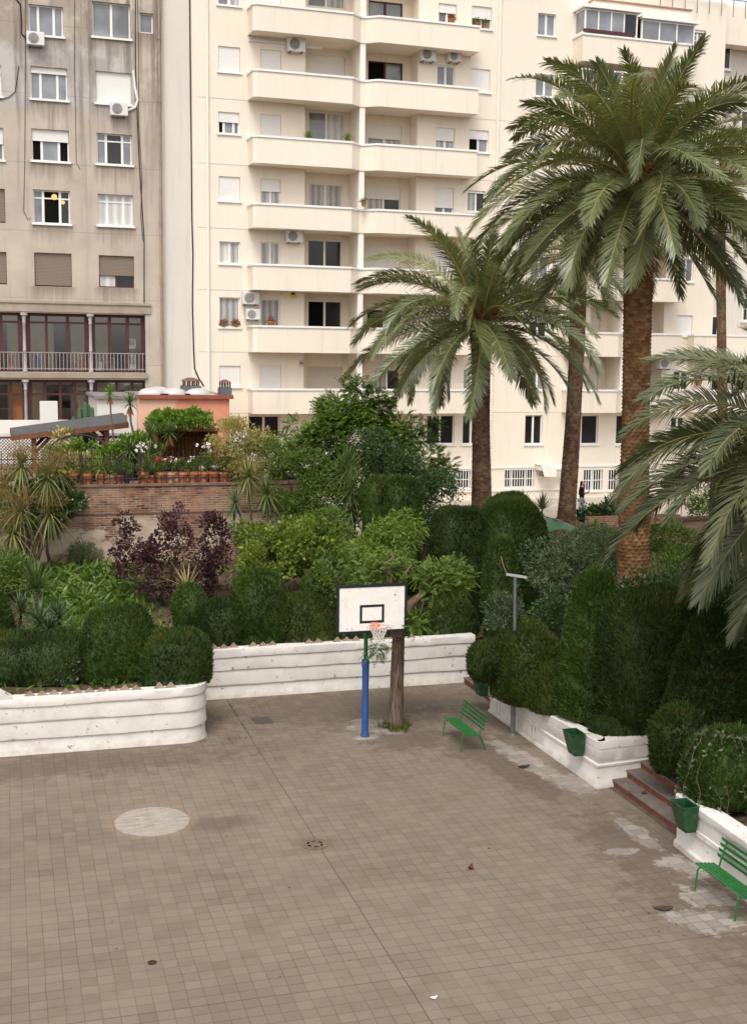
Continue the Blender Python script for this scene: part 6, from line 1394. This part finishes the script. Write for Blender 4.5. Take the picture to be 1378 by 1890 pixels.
ordn = ['leftmost','second','third','fourth','fifth','sixth','seventh','eighth','ninth','tenth','eleventh','twelfth','thirteenth','fourteenth','fifteenth','rightmost']
for i, (u, r, h, kd, pm) in enumerate(pots):
    p = P(u, 892, 40.9); x, y = p[0], WY+.30
    what = {'bush': 'small bush'}.get(kd, plab[kd])
    t = thing('potted_plant', '%s terracotta pot on the brick wall, holding %s' % (ordn[i], plab[kd]) if pm is None else 'dark blue glazed pot on the brick wall, holding a small green bush', 'potted plant', (x, y, zb1), rng.uniform(0, 6), 'pots along the brick wall')
    build('pot', pot_mesh(r, h), pm or (redpot if i == 5 else paleterra if i in (4, 10) else terracotta), t, smooth=True)
    lf = Leaf(); top = np.array([0, 0, h*.9])
    def bush(n, hh, rad, L, W):
        d = rdir(n); B = top+np.array([0,0,hh*.55])+d*np.array([rad, rad, hh*.5])*rng.uniform(.4, 1, (n,1)); lf.leaves(B, unit(d+rdir(n)*.7+np.array([0,0,.3])), L*rng.uniform(.6,1.2,n), W)
    if kd == 'vari': bush(60, .5, .25, .2, .08); m = 'rubber'
    elif kd == 'fan': rosette(lf, top+np.array([0,0,.25]), 34, .55, .05, 80, -20, .4); m = 'vine'
    elif kd == 'grass': rosette(lf, top, 60, .45, .02, 85, 15, .3); m = 'greyg'
    elif kd == 'cycad': rosette(lf, top, 40, .6, .07, 80, 10, .45); m = 'yucca'
    elif kd in ('white', 'tall'): bush(150, .75, .22, .09, .05); m = 'green'
    else: bush(190, .5, .22, .085, .05); m = 'green'
    lf.build('foliage', LM[m], t)
    if kd in ('white','red','mix','rose','tall','whitelow'):
        fl = Leaf(); n = {'white':9,'red':4,'mix':9,'rose':3,'tall':7,'whitelow':6}[kd]
        for k in range(n):
            hz = {'white':.95,'tall':.95,'whitelow':.22}.get(kd, .5); q = top+np.array([rng.normal()*.22, rng.normal()*.16-.05, hz*rng.uniform(.75, 1.05)]); d = rdir(16); fl.leaves(q+d*.012, d, .06, .055, mi=1 if (kd == 'red' or (kd == 'mix' and k < 3)) else 0)
        fl.build('blossoms', [whiteflower, redflower], t)
g = P(382, 871, 41.2); mb = MB(); mb.lathe([(.001,-.11)]+[(.11*math.sin(q), -.11*math.cos(q)) for q in np.linspace(.2, PI-.2, 10)]+[(.001,.11)], 16); mb.tube([(0,0,-.55),(0,0,-.10)], .018, 6); tag(build('garden_globe', mb, M('white_globe', (.8,.79,.77), .3), loc=(g[0], WY+.55, g[2]), smooth=True), 'small white garden globe on a stick behind the right pots', 'garden ornament')
g = P(113, 873, 40.7); mb = MB(); pal = M('toy_yellow', (.75,.60,.03), .6)
for (x, z, r) in ((-.07,.08,.08),(.07,.08,.08),(0,0,.06),(0,-.10,.055),(0,-.19,.045)): mb.lathe([(r,-.012),(r,.012)], 14); k = 28; vv = mb.v[-k:]; mb.v[-k:] = [(x+a, c, z+b) for a, b, c in vv]
o = build('windmill_ornament', mb, pal, loc=(g[0], WY-.1, g[2])); mb2 = MB(); mb2.box(-.04,-.008,.10,.05,.008,.26); mb2.box(-.012,-.006,-.62,.012,.006,-.2); build('stick', mb2, M('toy_green', (.02,.25,.06), .6), o); tag(o, 'yellow and green plastic flower ornament among the left pots', 'garden ornament')
# balcony plants
def bplant(label, u, v, y, kind, r=.16, hz=.26):
    a, z = fac(u, v, y); t = thing('balcony_plant', label, 'potted plant', fw(a, y, z), FROT, 'potted plants on the balconies'); build('pot', pot_mesh(r, hz), terracotta, t, smooth=True); lf = Leaf(); top = np.array([0,0,hz*.9])
    if kind == 'spiky': rosette(lf, top, 50, .42, .045, 85, -10, .2); lf.build('foliage', LM['vine'], t)
    else:
        d = rdir(80); d[:,2] = np.abs(d[:,2]); lf.leaves(top+d*np.array([.2,.15,.25])*rng.uniform(.3,1,(80,1)), unit(d+rdir(80)), .09, .05); lf.build('foliage', LM['green'], t)
        if kind == 'red': fl = Leaf(); d = rdir(50); d[:,2] = np.abs(d[:,2]); fl.leaves(top+d*np.array([.22,.16,.28]), rdir(50), .06, .05); fl.build('blossoms', redflower, t)
for a_ in (('left spiky plant on the balcony above the middle of the cream block', 569, 266, -.4, 'spiky'), ('right spiky plant on that balcony, beside the pillar', 641, 270, -.4, 'spiky'), ('potted plant on the parapet just right of the pillar', 671, 381, -.88, 'bush', .12, .2),
   ('small pot on the parapet under the dark sliding door', 652, 604, -.88, 'bush', .10, .2), ('red potted plant on the top balcony, right part', 833, 46, -.5, 'red'), ('left terracotta pot on the window sill at the top right', 880, 50, .02, 'bush', .10, .2), ('right terracotta pot on the window sill at the top right', 893, 52, .02, 'bush', .10, .2),
   ('dark red plant left on the sill of the curtained window', 413, 604, -.02, 'red', .10, .13), ('dark red plant right on the sill of the curtained window', 435, 604, -.02, 'red', .10, .13), ('bright red flowers behind the parapet of the balcony with two coolers', 500, 604, -.4, 'red'), ('terracotta trough plant on the right lower balcony parapet', 1288, 712, -.3, 'bush', .2, .3)): bplant(*a_)
# ------------------------------------------------------------------ woman standing by the facade
hd = P(1074, 888, 53.6); fz = hd[2]-1.66; pr = thing('person', 'woman in a black jacket and pale jeans by the barred window, holding a phone', 'person', (hd[0], hd[1], fz), FROT+.7)
def skin_mesh(name, joints, edges, mat, parent, sub=2):
    me = bpy.data.meshes.new(name); me.from_pydata([j[0] for j in joints], edges, []); me.materials.append(mat); o = bpy.data.objects.new(name, me); COL.objects.link(o); o.parent = parent
    m = o.modifiers.new('skin', 'SKIN'); m.use_smooth_shade = True; me.skin_vertices.new() if not me.skin_vertices else None
    for i, j in enumerate(joints):
        sv = me.skin_vertices[0].data[i]; r = j[1]; sv.radius = r if isinstance(r, tuple) else (r, r); sv.use_root = (i == 0)
    o.modifiers.new('sub', 'SUBSURF').levels = sub; o.modifiers['sub'].render_levels = sub; return o
J = [((0,0,.93),(.14,.10)),((0,0,1.10),(.115,.085)),((0,0,1.28),(.13,.09)),((0,-.01,1.39),(.10,.07)),((0,-.02,1.46),.047),((0,-.045,1.55),(.072,.085)),((0,-.05,1.62),(.06,.075)),
     ((.17,0,1.36),.05),((.22,.02,1.10),.042),((.10,-.22,1.16),.033),((.05,-.27,1.20),.028),((-.17,0,1.36),.05),((-.22,.02,1.10),.042),((-.10,-.22,1.13),.033),((-.04,-.27,1.17),.028),
     ((.09,0,.86),.085),((.10,-.02,.48),.058),((.10,.02,.08),.042),((.11,-.12,.03),.035),((-.09,0,.86),.085),((-.11,.01,.48),.058),((-.12,.05,.08),.042),((-.13,-.08,.03),.035)]
ED = [(0,1),(1,2),(2,3),(3,4),(4,5),(5,6),(3,7),(7,8),(8,9),(9,10),(3,11),(11,12),(12,13),(13,14),(0,15),(15,16),(16,17),(17,18),(0,19),(19,20),(20,21),(21,22)]
skin_mesh('body', J, ED, skin, pr)
JK = [((0,.005,.86),(.165,.125)),((0,.005,1.08),(.145,.11)),((0,.005,1.27),(.16,.115)),((0,.0,1.385),(.12,.085)),((.18,.005,1.36),.066),((.235,.025,1.09),.058),((.12,-.19,1.145),.048),((-.18,.005,1.36),.066),((-.235,.025,1.09),.058),((-.12,-.19,1.12),.048)]
skin_mesh('jacket', JK, [(0,1),(1,2),(2,3),(3,4),(4,5),(5,6),(3,7),(7,8),(8,9)], jacketm, pr)
skin_mesh('jeans', [((0,.0,.90),(.155,.115)),((.09,0,.80),.10),((.105,-.02,.48),.075),((.105,.02,.12),.06),((-.09,0,.80),.10),((-.115,.01,.48),.075),((-.125,.05,.12),.06)], [(0,1),(1,2),(2,3),(0,4),(4,5),(5,6)], jeansm, pr)
mb = MB(); mb.box(-.035,-.115,1.0,.035,-.095,1.36); build('top', mb, shirtm, pr, bevel=.01)
skin_mesh('hair', [((0,-.01,1.66),(.07,.07)),((0,.035,1.60),(.085,.075)),((0,.05,1.50),(.09,.055)),((0,.06,1.36),(.085,.035)),((.03,.05,1.28),(.05,.03))], [(0,1),(1,2),(2,3),(3,4)], hairm, pr)
for s in (1, -1):
    mb = MB(); c = Vector((.05*s, -.28, 1.19))
    for k in range(4): mb.tube([c+Vector((0,0,.012*k-.02)), c+Vector((-.03*s,-.03,.012*k-.018)), c+Vector((-.05*s,-.01,.012*k-.015))], .008, 6)
    mb.tube([c, c+Vector((-.02*s,-.01,.05))], .009, 6); build('hand', mb, skin, pr, smooth=True)
mb = MB(); mb.box(-.035,-.318,1.15,.035,-.308,1.29); ph = build('phone', mb, black_paint, loc=(0,0,0)); ph.matrix_world = Matrix.Translation((hd[0], hd[1], fz)) @ Matrix.Rotation(FROT+.7, 4, 'Z'); tag(ph, 'dark phone held by the woman at the facade', 'phone')

lf = Leaf(); n = 150; x_ = np.concatenate([rng.uniform(-2, 12, 90), rng.uniform(9.5, 12.1, 60)]); y_ = np.concatenate([rng.uniform(14, 32.5, 90), rng.uniform(17, 32, 60)]); B = np.stack([x_, y_, np.full(n, .012)], 1)
D = rdir(n); D[:, 2] *= .15; D = unit(D); S_ = np.stack([-D[:, 1], D[:, 0], np.zeros(n)], 1); W_ = rng.uniform(.008, .02, n)[:, None]; L_ = rng.uniform(.03, .07, n)[:, None]
V_ = np.stack([B, B+D*L_*.5-S_*W_+[0,0,.008], B+D*L_, B+D*L_*.5+S_*W_], 1).reshape(-1, 3); lf._push(V_, np.arange(4*n).reshape(-1, 4), [], rng.random(n), np.zeros(0), 0)
tag(lf.build('leaf_litter', leafmat('litter_bits', [(.05,.03,.02),(.14,.07,.03),(.35,.30,.22)], .8, .0), None), 'scattered leaf crumbs on the court paving', 'leaf litter', kind='stuff')
